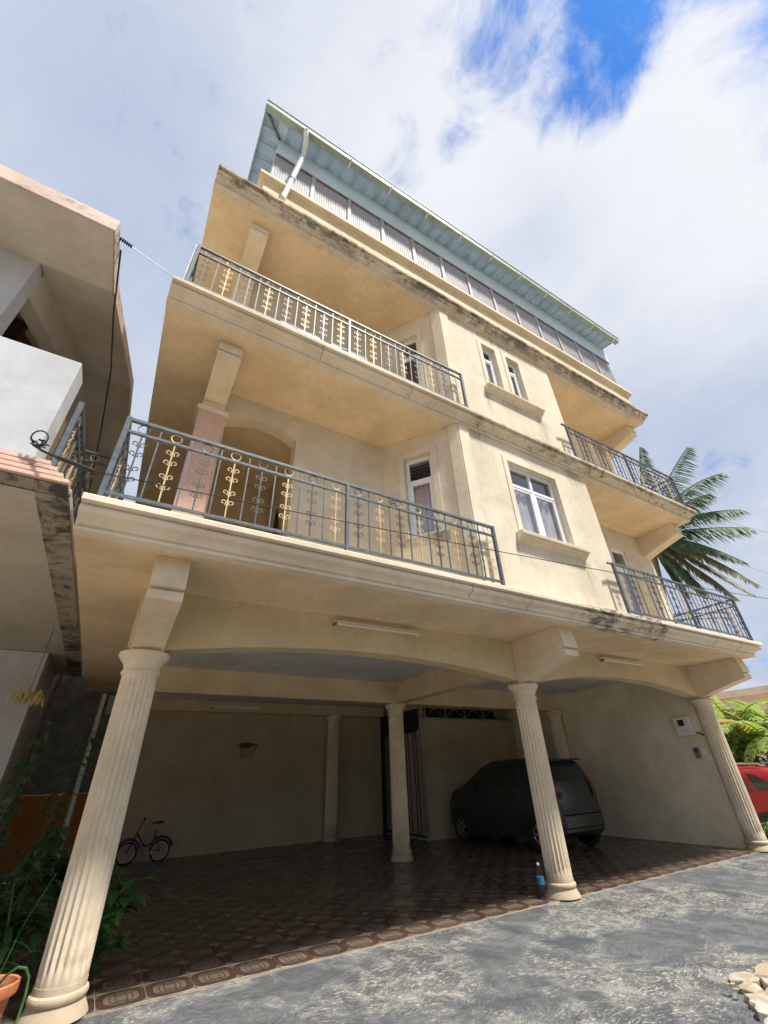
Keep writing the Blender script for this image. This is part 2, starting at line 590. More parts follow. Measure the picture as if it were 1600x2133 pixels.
M['leaf_dark'] = leafmat('dark_green_leaf', (0.025, 0.068, 0.028), (0.06, 0.14, 0.05))
M['leaf_mid'] = leafmat('mid_green_leaf', (0.045, 0.13, 0.035), (0.12, 0.26, 0.07))
M['leaf_banana'] = leafmat('fresh_green_banana_leaf', (0.13, 0.21, 0.05), (0.30, 0.40, 0.12), 0.45, 0.4)
M['leaf_dry'] = leafmat('dry_yellow_leaf', (0.30, 0.18, 0.05), (0.50, 0.34, 0.10), 0.6, 0.3)
M['leaf_palm'] = leafmat('palm_green_leaf', (0.04, 0.085, 0.045), (0.115, 0.185, 0.085), 0.55, 0.2)
M['leaf_palm_old'] = leafmat('old_palm_frond', (0.10, 0.085, 0.04), (0.20, 0.17, 0.08), 0.5, 0.25)
M['leaf_straw'] = leafmat('straw_coloured_leaf', (0.45, 0.36, 0.16), (0.62, 0.52, 0.28), 0.6, 0.3)


def granite():
    m, t, b = new_mat('pink_granite')
    v = geopos(t)
    vo = nd(t, 'ShaderNodeTexVoronoi')
    vo.inputs['Scale'].default_value = 120
    t.links.new(v, vo.inputs['Vector'])
    sp = t.nodes.new('ShaderNodeSeparateColor')
    t.links.new(vo.outputs['Color'], sp.inputs[0])
    c = mixcol(t, sp.outputs[0], (0.58, 0.34, 0.235), (0.70, 0.48, 0.37))
    c = mixcol(t, maprange(t, sp.outputs[1], 0.92, 0.95), c, (0.34, 0.22, 0.17))
    t.links.new(c, b.inputs['Base Color'])
    b.inputs['Roughness'].default_value = 0.28
    return m


M['granite'] = granite()

TS = 0.333


def tilemat():
    m, t, b = new_mat('patterned_floor_tile')
    v = objvec(t)
    sp = t.nodes.new('ShaderNodeSeparateXYZ')
    t.links.new(v, sp.inputs[0])

    def wrap(s):
        a = math_n(t, 'ADD', math_n(t, 'DIVIDE', s, TS), 0.5)
        return math_n(t, 'MULTIPLY', math_n(t, 'SUBTRACT', math_n(t, 'FRACT', a), 0.5), 2.0)
    x, y = wrap(sp.outputs['X']), wrap(sp.outputs['Y'])
    ax, ay = math_n(t, 'ABSOLUTE', x), math_n(t, 'ABSOLUTE', y)
    r = math_n(t, 'POWER', math_n(t, 'ADD', math_n(t, 'POWER', ax, 3.2), math_n(t, 'POWER', ay, 3.2)), 1 / 3.2)
    g = noise(t, v, 40, 4, 0.6)
    gp = noise(t, geopos(t), 2.0, 3, 0.6)
    beige = mixcol(t, g, (0.16, 0.122, 0.086), (0.25, 0.198, 0.15))
    brown = mixcol(t, g, (0.055, 0.034, 0.027), (0.098, 0.058, 0.046))
    green = mixcol(t, g, (0.062, 0.063, 0.05), (0.115, 0.112, 0.09))
    pink = mixcol(t, g, (0.14, 0.095, 0.073), (0.21, 0.15, 0.12))

    def st(a, lo, hi):
        return maprange(t, a, lo, hi)
    c = mixcol(t, st(r, 0.72, 0.74), green, brown)
    c = mixcol(t, st(r, 0.98, 1.0), c, beige)
    # interlocked bands inside the medallion
    s1 = math_n(t, 'MULTIPLY', st(ax, 0.21, 0.23), st(ay, 0.40, 0.38))
    c = mixcol(t, math_n(t, 'MULTIPLY', s1, st(r, 0.74, 0.72)), c, pink)
    s2 = math_n(t, 'MULTIPLY', st(ax, 0.24, 0.22), st(ay, 0.24, 0.22))
    c = mixcol(t, s2, c, pink)

    def line(a, at, w):
        d = math_n(t, 'ABSOLUTE', math_n(t, 'SUBTRACT', a, at))
        return maprange(t, d, w, w * 1.6, 1.0, 0.0)
    ink = line(r, 0.985, 0.018)
    ink = math_n(t, 'MAXIMUM', ink, line(r, 0.735, 0.022))
    ink = math_n(t, 'MAXIMUM', ink, math_n(t, 'MULTIPLY', line(r, 0.46, 0.018), st(ax, 0.1, 0.12)))
    ink = math_n(t, 'MAXIMUM', ink, math_n(t, 'MULTIPLY', line(x, 0.23, 0.018), st(math_n(t, 'MULTIPLY', y, -1.0), -0.42, -0.40)))
    ink = math_n(t, 'MAXIMUM', ink, math_n(t, 'MULTIPLY', line(x, -0.23, 0.018), st(y, -0.42, -0.40)))
    ink = math_n(t, 'MULTIPLY', ink, st(r, 1.02, 1.0))
    c = mixcol(t, math_n(t, 'MULTIPLY', ink, 0.85), c, (0.05, 0.025, 0.02))
    c = mixcol(t, math_n(t, 'MULTIPLY', maprange(t, gp, 0.45, 0.75), 0.35), c, (0.12, 0.09, 0.07))
    oi = t.nodes.new('ShaderNodeObjectInfo')
    c = mixcol(t, 1.0, c, mixcol(t, oi.outputs['Random'], (0.78, 0.78, 0.78), (1.15, 1.12, 1.08)), 'MULTIPLY')
    t.links.new(c, b.inputs['Base Color'])
    t.links.new(maprange(t, gp, 0.3, 0.7, 0.20, 0.38), b.inputs['Roughness'])
    return m


M['tile'] = tilemat()
M['grout'] = simple('pale_tile_grout', (0.36, 0.30, 0.24), 0.9, 0.0, 0.2, 12)


def concrete():
    """rough hand-brushed cement of a driveway: blue-grey, with swirling brush strokes and worn pale crusts"""
    m, t, b = new_mat('rough_driveway_cement')
    v = geopos(t)
    big = noise(t, v, 0.55, 4.0, 0.55, 0.8)
    mid = noise(t, v, 2.6, 7.0, 0.65, 0.9)
    fine = noise(t, v, 70.0, 5.0, 0.75)
    nz = nd(t, 'ShaderNodeTexNoise')
    nz.inputs['Scale'].default_value = 1.1
    nz.inputs['Detail'].default_value = 3.0
    t.links.new(v, nz.inputs['Vector'])
    sc = nd(t, 'ShaderNodeVectorMath', operation='SCALE')
    sc.inputs['Scale'].default_value = 0.75
    t.links.new(nz.outputs['Color'], sc.inputs[0])
    wob = nd(t, 'ShaderNodeVectorMath', operation='ADD')
    t.links.new(v, wob.inputs[0])
    t.links.new(sc.outputs[0], wob.inputs[1])
    mp = t.nodes.new('ShaderNodeMapping')
    mp.inputs['Rotation'].default_value = (0, 0, 0.7)
    mp.inputs['Scale'].default_value = (16.0, 60.0, 16.0)
    t.links.new(wob.outputs[0], mp.inputs['Vector'])
    stroke = noise(t, mp.outputs[0], 1.0, 4.0, 0.6, 0.6)
    vo = nd(t, 'ShaderNodeTexVoronoi')
    vo.feature = 'DISTANCE_TO_EDGE'
    vo.inputs['Scale'].default_value = 3.6
    sc2 = nd(t, 'ShaderNodeVectorMath', operation='SCALE')
    sc2.inputs['Scale'].default_value = 0.35
    nz2 = nd(t, 'ShaderNodeTexNoise')
    nz2.inputs['Scale'].default_value = 6.0
    nz2.inputs['Detail'].default_value = 6.0
    t.links.new(v, nz2.inputs['Vector'])
    t.links.new(nz2.outputs['Color'], sc2.inputs[0])
    w2 = nd(t, 'ShaderNodeVectorMath', operation='ADD')
    t.links.new(v, w2.inputs[0])
    t.links.new(sc2.outputs[0], w2.inputs[1])
    t.links.new(w2.outputs[0], vo.inputs['Vector'])
    vein = maprange(t, vo.outputs['Distance'], 0.02, 0.20, 1.0, 0.0)
    base = mixcol(t, maprange(t, mid, 0.32, 0.68), (0.062, 0.070, 0.078), (0.142, 0.147, 0.150))
    base = mixcol(t, math_n(t, 'MULTIPLY', maprange(t, stroke, 0.45, 0.70), 0.38), base, (0.23, 0.23, 0.225))
    base = mixcol(t, math_n(t, 'MULTIPLY', maprange(t, fine, 0.5, 0.75), 0.4), base, (0.26, 0.255, 0.24))
    area = maprange(t, math_n(t, 'ADD', big, math_n(t, 'MULTIPLY', math_n(t, 'SUBTRACT', mid, 0.5), 0.5)), 0.44, 0.60)
    crust = math_n(t, 'MAXIMUM', math_n(t, 'MULTIPLY', math_n(t, 'MULTIPLY', vein, 0.45), maprange(t, mid, 0.40, 0.6)), math_n(t, 'MULTIPLY', maprange(t, math_n(t, 'ADD', math_n(t, 'MULTIPLY', stroke, 0.5), math_n(t, 'MULTIPLY', noise(t, v, 22.0, 7.0, 0.7, 0.8), 0.5)), 0.49, 0.58), 0.95))
    crust = math_n(t, 'MULTIPLY', crust, maprange(t, fine, 0.28, 0.52))
    f = math_n(t, 'MULTIPLY', area, crust)
    c = mixcol(t, math_n(t, 'MULTIPLY', f, 0.95), base, (0.54, 0.51, 0.44))
    dk = noise(t, v, 1.7, 5.0, 0.6, 0.4)
    c = mixcol(t, math_n(t, 'MULTIPLY', maprange(t, dk, 0.54, 0.70), 0.75), c, (0.060, 0.066, 0.074))
    t.links.new(c, b.inputs['Base Color'])
    b.inputs['Roughness'].default_value = 0.8
    b.inputs['Specular IOR Level'].default_value = 0.3
    h = math_n(t, 'ADD', math_n(t, 'MULTIPLY', stroke, 0.7), math_n(t, 'MULTIPLY', fine, 0.35))
    h = math_n(t, 'ADD', h, math_n(t, 'MULTIPLY', f, 0.6))
    bump(t, b, h, 0.75, 0.016)
    return m


M['drive'] = concrete()
M['earth'] = simple('dry_earth', (0.42, 0.34, 0.25), 0.95, 0.0, 0.35, 3, 0.8, 12)
M['lime'] = stucco('limewashed_stone', (0.52, 0.48, 0.41), mould=0.9, mould_lo=0.50, bmp=0.8, dirt=(0.16, 0.13, 0.09), grain=18)

# ------------------------------------------------------------------ ground
def ground_z(x, y):
    s = min(max((x - 10.95) / 1.6, 0), 1)
    return -0.03 - 0.40 * s * s * (3 - 2 * s)


g = MB()
xs = [-600, -120, -40, -16, -8] + [-4 + i for i in range(14)] + [10.5, 10.9, 11.2, 11.5, 11.8, 12.1, 12.4, 12.8, 14, 18, 26, 40, 120, 600]
ys = [-600, -120, -40, -12, -6, 0, 3, 4.8, 6, 8, 10, 12, 16, 24, 40, 120, 600]
for y in ys:
    for x in xs:
        g.v.append((x, y, ground_z(x, y)))
for j in range(len(ys) - 1):
    for i in range(len(xs) - 1):
        a = j * len(xs) + i
        g.f.append((a, a + 1, a + len(xs) + 1, a + len(xs)))
tag(g.build('ground', M['earth'], smooth=True), 'bare brown earth around the houses', None, None, 'structure')

drive = MB()
NX, NY = 60, 60
for j in range(NY + 1):
    for i in range(NX + 1):
        x = -1.6 + 12.4 * i / NX
        y = -7.0 + (4.79 + 0.018 * x + 7.0) * (j / NY)
        wv = 0.006 * sin(x * 2.3 + y * 1.1) + 0.005 * sin(y * 3.7 - x * 0.9)
        drive.v.append((x, y, -0.012 + wv * (1 - (j / NY) ** 6)))
for j in range(NY):
    for i in range(NX):
        a = j * (NX + 1) + i
        drive.f.append((a, a + 1, a + NX + 2, a + NX + 1))
tag(drive.build('driveway', M['drive'], smooth=True), 'rough grey cement driveway with pale worn crusts', None, None, 'structure')

# tiled garage floor: each tile near the camera is a piece, the far rest is one part
FX0, FX1, FY0, FY1 = -0.62, 10.4, 4.80, 12.3
floor = MB().box(FX0, FX1, FY0, FY1, -0.12, -0.004).build('garage_floor', M['grout'])
tag(floor, 'glossy patterned tile floor of the open garage', None, None, 'structure')
tm = MB()
h = TS / 2 - 0.003
e = 0.002
tm.add([(-h, -h, 0), (h, -h, 0), (h, h, 0), (-h, h, 0), (-h, -h, .004), (h, -h, .004), (h, h, .004), (-h, h, .004),
        (-h + e, -h + e, .006), (h - e, -h + e, .006), (h - e, h - e, .006), (-h + e, h - e, .006)],
       [(0, 1, 5, 4), (1, 2, 6, 5), (2, 3, 7, 6), (3, 0, 4, 7), (4, 5, 9, 8), (5, 6, 10, 9), (6, 7, 11, 10), (7, 4, 8, 11), (8, 9, 10, 11)])
tile_me = tm.mesh('tile')
tile_me.materials.append(M['tile'])
cells = []
nx, ny = int((FX1 - FX0) / TS), int((FY1 - FY0) / TS)
for j in range(ny):
    for i in range(nx):
        cells.append((FX0 + 0.03 + (i + .5) * TS, FY0 + 0.004 + (j + .5) * TS))
cells.sort(key=lambda c: (c[1] - 4.8) * 2.2 + abs(c[0] - 3.0) * 0.55)
rest = MB()
for k, (x, y) in enumerate(cells):
    if k < 295:
        o = bpy.data.objects.new('tile', tile_me)
        COL.objects.link(o)
        o.parent = floor
        o.location = (x, y, -0.004 + random.uniform(-0.0006, 0.0006))
    else:
        rest.add([(vx + x - cells[-1][0], vy + y - cells[-1][1], vz) for vx, vy, vz in tm.v], tm.f)
ro = rest.build('tile_field', M['tile'])
ro.parent = floor
ro.location = (cells[-1][0], cells[-1][1], -0.004)
ro['kind'] = 'stuff'

# unseen trees added across the street to block low sky from the garage
tb = MB()
rt = random.Random(5)
for k in range(150):
    x, y = rt.uniform(-38, 46), rt.uniform(-18.0, -13.0)
    R_ = rt.uniform(1.6, 2.8)
    zc = rt.uniform(0.6, 3.8)
    rows = []
    for i in range(5):
        ph = pi * i / 4
        for j in range(8):
            th = 2 * pi * j / 8
            q = R_ * (0.75 + 0.4 * rt.random())
            tb.v.append((x + q * sin(ph) * cos(th), y + q * sin(ph) * sin(th), zc + q * cos(ph)))
    b0 = len(tb.v) - 40
    for i in range(4):
        for j in range(8):
            j2 = (j + 1) % 8
            tb.f.append((b0 + i * 8 + j, b0 + i * 8 + j2, b0 + (i + 1) * 8 + j2, b0 + (i + 1) * 8 + j))
tag(tb.build('sky_blocker_trees', M['leaf_dark']), 'unseen dark trees added to block low sky light', None, None, 'stuff')

# ------------------------------------------------------------------ the house
H = thing('apartment_house', 'tall cream three storey house over an open pillared garage', 'house', (5.1, 4.9, 0))
Z1, S1 = 3.31, 3.06
Z2, S2 = 6.39, 6.13
Z3, S3 = 9.52, 9.22
YW = 4.78          # recessed wall plane
YB = 3.70          # bay face
XL, XR = -0.60, 10.60


def slab(name, zt, zs, cm, joints=()):
    s = MB()
    s.box(XL, XR - 0.03, 3.69, 12.5, zs + 0.006, zt - 0.004)
    so = s.build(name, M['soffit'], H)
    d = zt - zs
    # profile: outward from the lip line (y = 3.66)
    P = [(-0.12, zs - 0.002), (0.0, zs - 0.002), (0.006, zs + 0.022), (-0.012, zs + 0.026), (-0.012, zs + 0.04), (0.004, zs + 0.045)]
    for k in range(7):      # cove
        a = k / 6 * pi / 2
        P.append((0.012 + 0.055 * (1 - cos(a)), zs + 0.05 + 0.055 * sin(a)))
    for k in range(9):      # half round
        a = -pi / 2 + k / 8 * pi
        P.append((0.070 + 0.042 * cos(a), zt - 0.105 + 0.04 * sin(a)))
    P += [(0.075, zt - 0.062), (0.15, zt - 0.055), (0.152, zt - 0.01), (0.145, zt), (-0.2, zt)]
    c = MB().sweep(P, [(XL - 0.004, 3.66), (XR, 3.66), (XR, 12.5)])
    c.build('cornice', cm, so, smooth=30)
    for x in joints:
        Pj = [(a + 0.0022, z) for a, z in P[6:-3]] + [(0.0, zt - 0.05), (-0.02, zs + 0.045)]
        MB().sweep(Pj, [(x - 0.004, 3.66), (x + 0.004, 3.66)]).build('joint', M['stained'], so)
    return so


slab1 = slab('floor_slab', Z1, S1, M['corn1'], (3.37, 4.35, 9.05, 9.9))
slab2 = slab('floor_slab', Z2, S2, M['corn2'], (1.3, 2.75, 4.1, 8.6))
slab3 = slab('roof_slab', Z3, S3, M['corn3'])

MB().box(0.34, 10.38, 5.06, 12.2, 3.044, 3.062).build('ceiling', M['ceiling'], H)


def arch_line(x0, x1, ze, zm, n=16):
    w = x1 - x0
    r = ((w / 2) ** 2 + (zm - ze) ** 2) / (2 * (zm - ze))
    return [(x0 + w * k / n, zm - r + math.sqrt(max(r * r - (x0 + w * k / n - (x0 + x1) / 2) ** 2, 0))) for k in range(n + 1)]


CX = (0.155, 5.36, 10.42)
poly = [(-0.02, S1 + 0.003), (-0.02, 2.47), (0.30, 2.47)] + arch_line(0.32, 5.20, 2.475, 2.665) + [(5.2, 2.47), (5.5, 2.47)] + arch_line(5.52, 10.26, 2.475, 2.69) + [(10.3, 2.47), (10.56, 2.47), (10.56, S1 + 0.003)]
MB().prism([(x, 4.79, z) for x, z in poly], (0, 0.24, 0)).build('beam', M['beam'], H)
MB().box(0.34, 10.39, 8.36, 8.60, 2.64, 3.046).build('beam', M['beam'], H)
MB().box(5.24, 5.48, 5.04, 8.355, 2.645, 3.045).build('beam', M['beam'], H)
MB().box(0.4, 7.0, 11.95, 12.2, 2.80, 3.045).build('beam', M['beam'], H)
MB().box(7.08, 10.39, 9.98, 10.16, 2.87, 3.043).build('beam', M['beam'], H)


def bracket(xc, zs, y0=4.80, yt=3.86, w=0.285, col_top=None, drop=0.60, tip=0.39):
    """cantilever bracket under a slab: sloping underside and a stepped nose"""
    b = MB()
    zt = zs + 0.004
    P = [(y0, zt), (y0, zs - drop)]
    n = 6
    for k in range(n + 1):
        a = k / n
        P.append((y0 - 0.06 + (yt - y0 + 0.06) * a, zs - drop + (drop - tip) * (a ** 0.85)))
    zb = zs - tip
    P += [(yt - 0.004, zb + 0.075), (yt + 0.035, zb + 0.082), (yt + 0.035, zb + 0.10), (yt - 0.015, zb + 0.108)]
    for k in range(5):
        a = k / 4
        P.append((yt - 0.012 + 0.045 * a * a, zb + 0.115 + (zt - zb - 0.115) * a))
    b.prism([(xc - w / 2, y, z) for y, z in P], (w, 0, 0))
    return b.build('bracket', M['trim'], H, bevel=0.003)


bracket(0.155, S1, tip=0.395)
bracket(5.32, S1, tip=0.395)
bracket(10.40, S1, tip=0.37)
for zs in (S2, S3):
    bracket(0.20, zs, y0=4.66, yt=3.90, drop=0.42, tip=0.30)
    bracket(10.38, zs, y0=4.79, yt=3.90, drop=0.52, tip=0.30)


def column(x, y, ztop=2.47, R=0.160, z0=0.004, flutes=20):
    prof = [(0.30, R), (0.9, R * 1.0), (1.6, R * 0.985), (2.2, R * 0.965)]
    zb, zt = z0 + 0.19, ztop - 0.235
    n = flutes * 6
    s = MB()
    levels = [(zb - 0.02, 0), (zb + 0.03, 0), (zb + 0.075, 1)] + [(zb + 0.1 + (zt - zb - 0.2) * k / 5, 1) for k in range(6)] + [(zt - 0.06, 1), (zt - 0.02, 0), (zt + 0.02, 0)]
    for z, fl in levels:
        taper = 1 - 0.04 * (z / ztop)
        for k in range(n):
            w = 2 * pi * k / n
            ph = (k % 6) / 6.0
            d = (0.019 * max(0.0, sin(pi * min(max((ph - 0.12) / 0.76, 0), 1))) ** 0.8) if fl else 0.0
            r = R * taper - d
            s.v.append((x + r * cos(w), y + r * sin(w), z))
    m = len(levels)
    for i in range(m - 1):
        for k in range(n):
            k2 = (k + 1) % n
            s.f.append((i * n + k, i * n + k2, (i + 1) * n + k2, (i + 1) * n + k))
    o = s.build('column', M['column'], H, smooth=50)
    b = MB().lathe([(0.212, 0), (0.208, 0.012), (0.188, 0.05), (0.174, 0.075), (0.170, 0.088), (0.178, 0.093), (0.184, 0.108), (0.184, 0.122), (0.178, 0.134), (0.164, 0.142), (0.163, 0.18)], x, y, 40, z0)
    b.build('base', M['column'], o, smooth=30)
    c = MB().lathe([(0.157, -0.235), (0.168, -0.228), (0.172, -0.215), (0.168, -0.20), (0.158, -0.196), (0.160, -0.165), (0.172, -0.13),
                    (0.196, -0.10), (0.206, -0.094), (0.206, -0.082), (0.214, -0.076), (0.228, -0.062), (0.23, -0.045), (0.222, -0.03), (0.20, -0.025)], x, y, 40, ztop)
    c.box(x - 0.150, x + 0.150, y - 0.150, y + 0.150, ztop - 0.026, ztop + 0.004)
    c.build('capital', M['column'], o, smooth=30)
    return o


column(CX[0], 4.90)
column(CX[1], 4.90)
column(10.44, 4.86)
column(5.27, 8.48, 2.645)
column(10.22, 8.45, 2.645)
column(5.42, 12.02, 2.80)

# garage walls
MB().box(10.40, 10.60, 5.02, 12.4, 0.0, 3.055).build('wall', M['garage_right_lit'], H)
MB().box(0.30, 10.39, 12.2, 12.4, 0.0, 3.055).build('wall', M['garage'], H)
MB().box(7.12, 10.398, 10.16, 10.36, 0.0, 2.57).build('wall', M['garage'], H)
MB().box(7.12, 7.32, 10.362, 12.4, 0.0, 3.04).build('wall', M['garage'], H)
# lattice transom over the right back wall
tr = MB()
for z in (2.585, 2.845):
    tr.box(7.14, 10.39, 10.10, 10.15, z - 0.015, z + 0.015)
to = tr.build('transom_grille', M['galv'], H)
x = 7.2
k = 0
while x < 10.2:
    MB().tube([(x, 10.125, 2.60), (x + 0.32, 10.125, 2.83)] if k % 2 == 0 else [(x, 10.125, 2.83), (x + 0.32, 10.125, 2.60)], 0.010, 5).build('strut', M['galv'], to)
    if k % 2 == 0:
        MB().box(x - 0.012, x + 0.012, 10.112, 10.138, 2.60, 2.83).build('strut', M['galv'], to)
    x += 0.34
    k += 1
MB().box(7.33, 10.39, 10.9, 10.94, 2.5, 3.04).build('wall', M['dark'], H)  # dark sheet painted as the shade behind the grille

# upper walls --------------------------------------------------------------


def wall_panel(o, u, n, w, z0, z1, th, holes, name='wall', m=None, parent=H):
    """wall sheet with rectangular openings; o is the outer lower start corner, n points outward"""
    us = sorted({0.0, w} | {h[0] for h in holes} | {h[1] for h in holes})
    zs = sorted({z0, z1} | {h[2] for h in holes} | {h[3] for h in holes})
    b = MB()
    for j in range(len(zs) - 1):
        run = None
        for i in range(len(us) - 1):
            uc, zc = (us[i] + us[i + 1]) / 2, (zs[j] + zs[j + 1]) / 2
            solid = not any(h[0] < uc < h[1] and h[2] < zc < h[3] for h in holes)
            if solid:
                run = (run[0], us[i + 1]) if run else (us[i], us[i + 1])
            if run and (not solid or i == len(us) - 2):
                b.obox(o, u, n, run[0], run[1], -th, 0.0, zs[j], zs[j + 1])
                run = None
    return b.build(name, m or M['wall'], parent)


def window(o, u, n, w, z0, z1, cols=1, top=0.36, louvre=False, curtain='curtain', surround=True, sill=True, door=False, recess=0.09, sill_ext=0.14, blue=False, parent=H):
    """white framed window set into an opening; children: panes, mullions, curtains, sill"""
    f = MB()
    t = 0.055
    a, b_ = -recess - 0.05, -recess
    f.obox(o, u, n, 0, t, a, b_, z0, z1)
    f.obox(o, u, n, w - t, w, a, b_, z0, z1)
    f.obox(o, u, n, t, w - t, a, b_, z1 - t, z1)
    f.obox(o, u, n, t, w - t, a, b_, z0, z0 + t)
    zt = z1 - t - top
    f.obox(o, u, n, t, w - t, a, b_ + 0.004, zt - 0.035, zt + 0.02)
    cw = (w - 2 * t) / cols
    for k in range(1, cols):
        f.obox(o, u, n, t + k * cw - 0.028, t + k * cw + 0.028, a, b_ + 0.002, z0 + t, z1 - t)
    fo = f.build('door' if door else 'window', M['upvc'], parent, bevel=0.004)
    for k in range(cols):
        u0, u1 = t + k * cw + (0.028 if k else 0), t + (k + 1) * cw - (0.028 if k < cols - 1 else 0)
        s = MB()      # sash of the lower light
        zc0, zc1 = z0 + t, zt - 0.035
        q = 0.038
        s.obox(o, u, n, u0, u0 + q, a + 0.008, b_ - 0.006, zc0, zc1)
        s.obox(o, u, n, u1 - q, u1, a + 0.008, b_ - 0.006, zc0, zc1)
        s.obox(o, u, n, u0 + q, u1 - q, a + 0.008, b_ - 0.006, zc0, zc0 + q)
        s.obox(o, u, n, u0 + q, u1 - q, a + 0.008, b_ - 0.006, zc1 - q, zc1)
        s.build('sash', M['upvc'], fo)
        MB().obox(o, u, n, u0 + q, u1 - q, a + 0.018, a + 0.024, zc0 + q, zc1 - q).build('pane', M['glass'], fo)
        if louvre:
            nl = 5
            for i in range(nl):
                zz0 = zt + 0.03 + (z1 - t - zt - 0.04) * i / nl
                hgt = (z1 - t - zt - 0.04) / nl
                v = MB()
                O_ = Vector(o)
                uu, nn = Vector(u), Vector(n)
                pts = []
                for (nn_, zz) in ((a + 0.002, zz0 + hgt * 0.95), (a + 0.004, zz0 + hgt), (b_ - 0.010, zz0 + 0.004), (b_ - 0.012, zz0)):
                    p = O_ + uu * u0 + nn * nn_
                    pts.append((p.x, p.y, p.z + zz))
                v.prism(pts, uu * (u1 - u0))
                v.build('louvre', M['glass'], fo)
        else:
            MB().obox(o, u, n, u0, u1, a + 0.018, a + 0.024, zt + 0.02, z1 - t).build('pane', M['glass'], fo)
        # curtain: pleated sheet close behind the pane
        if curtain:
            c = MB()
            N = 26
            O_ = Vector(o)
            uu, nn = Vector(u), Vector(n)
            for i in range(N + 1):
                a_ = i / N
                dn = a - 0.045 + 0.018 * sin(a_ * 8 * pi + k) + 0.008 * sin(a_ * 21 + k * 2)
                p = O_ + uu * (u0 - 0.03 + (u1 - u0 + 0.06) * a_) + nn * dn
                c.v.append((p.x, p.y, p.z + z0))
                c.v.append((p.x, p.y, p.z + zt))
            for i in range(N):
                c.f.append((2 * i, 2 * i + 2, 2 * i + 3, 2 * i + 1))
            c.build('curtain', M['curtain_blue'] if (blue and k == cols - 1) else M[curtain], fo, smooth=True)
    # dark sheet painted as the unlit room behind
    MB().obox(o, u, n, -0.1, w + 0.1, a - 0.36, a - 0.34, z0 - 0.1, z1 + 0.1).build('room_back', M['dark'], fo)
    if surround:
        s = MB()
        q, pr = 0.10, 0.013
        s.obox(o, u, n, -q, 0, 0.001, pr, z0 - (0 if sill else q), z1 + q)
        s.obox(o, u, n, w, w + q, 0.001, pr, z0 - (0 if sill else q), z1 + q)
        s.obox(o, u, n, 0, w, 0.001, pr, z1, z1 + q)
        s.build('surround', M['strip'], fo, bevel=0.004)
    if sill:
        make_sill(o, u, n, -sill_ext, w + sill_ext, z0, fo)
    return fo


def make_sill(o, u, n, u0, u1, z, parent):
    o, u, n = Vector(o), Vector(u), Vector(n)
    A = o + u * u0
    B = o + u * u1
    P = [(0.0, z - 0.17), (0.025, z - 0.165), (0.03, z - 0.145), (0.055, z - 0.14), (0.062, z - 0.115), (0.09, z - 0.10), (0.105, z - 0.085),
         (0.105, z - 0.075), (0.135, z - 0.07), (0.14, z - 0.03), (0.13, z - 0.018), (0.0, z - 0.004)]
    path = [A, B]
    # returns at both ends
    pa = [A - n * 0.0, A, B, B]
    s = MB()
    s.sweep([(q, zz + o.z) for q, zz in P], [(A.x, A.y), (B.x, B.y)])
    return s.build('sill', M['trim'], parent, smooth=25)


UX, NY_ = (1, 0, 0), (0, -1, 0)
BX0, BX1 = 3.71, 6.82
W1 = (4.70, 5.87, 4.34, 5.75)
T1 = (4.745, 5.12, 7.60, 8.86)
U1 = (5.43, 5.80, 7.60, 8.86)
wall_panel((BX0, YB, 0), UX, NY_, BX1 - BX0, Z1 - 0.01, S2 + 0.002, 0.2, [(W1[0] - BX0, W1[1] - BX0, W1[2], W1[3])], 'bay_wall')
wall_panel((BX0, YB, 0), UX, NY_, BX1 - BX0, Z2 - 0.01, S3 + 0.002, 0.2, [(T1[0] - BX0, T1[1] - BX0, T1[2], T1[3]), (U1[0] - BX0, U1[1] - BX0, U1[2], U1[3])], 'bay_wall')
window((W1[0], YB, 0), UX, NY_, W1[1] - W1[0], W1[2], W1[3], 2, 0.34, sill_ext=0.17)
wl = window((T1[0], YB, 0), UX, NY_, T1[1] - T1[0], T1[2], T1[3], 1, 0.27, louvre=True, sill=False)
window((U1[0], YB, 0), UX, NY_, U1[1] - U1[0], U1[2], U1[3], 1, 0.27, louvre=True, sill=False, curtain='curtain_blue')
make_sill((T1[0], YB, 0), UX, NY_, -0.17, U1[1] - T1[0] + 0.26, T1[2] - 0.10, wl)

# chamfered side of the bay
cu = Vector((2.93 - BX0, YW - YB, 0))
CL = cu.length
cu.normalize()
cn = Vector((-cu.y, cu.x, 0))
if cn.y > 0:
    cn = -cn
co = (BX0, YB, 0)
cw_open = (0.50, 0.96, 4.26, 5.74)
cd_open = (0.50, 0.92, Z2 + 0.02, 8.74)
wall_panel(co, cu, cn, CL, Z1 - 0.01, S2 + 0.002, 0.18, [cw_open], 'bay_wall')
wall_panel(co, cu, cn, CL, Z2 - 0.01, S3 + 0.002, 0.18, [cd_open], 'bay_wall')
p = Vector(co) + cu * cw_open[0]
window(p, cu, cn, cw_open[1] - cw_open[0], cw_open[2], cw_open[3], 1, 0.38, louvre=True, sill_ext=0.15)
p = Vector(co) + cu * cd_open[0]
window(p, cu, cn, cd_open[1] - cd_open[0], cd_open[2], cd_open[3], 1, 0.42, sill=False, door=True, curtain=None)
# right side of the bay
ru = Vector((7.3 - BX1, YW - YB, 0)).normalized()
rn = Vector((ru.y, -ru.x, 0))
for a, b in ((Z1, S2), (Z2, S3)):
    wall_panel((BX1, YB, 0), ru, rn, 1.18, a - 0.01, b + 0.002, 0.18, [], 'bay_wall')
    s = MB()
    s.box(BX0 - 0.004, BX0 + 0.20, YB - 0.026, YB - 0.001, a + 0.001, b - 0.002)
    s.obox(co, cu, cn, 0.0, 0.17, 0.001, 0.026, a + 0.001, b - 0.002)
    s.build('corner_strip', M['strip'], H, bevel=0.004)

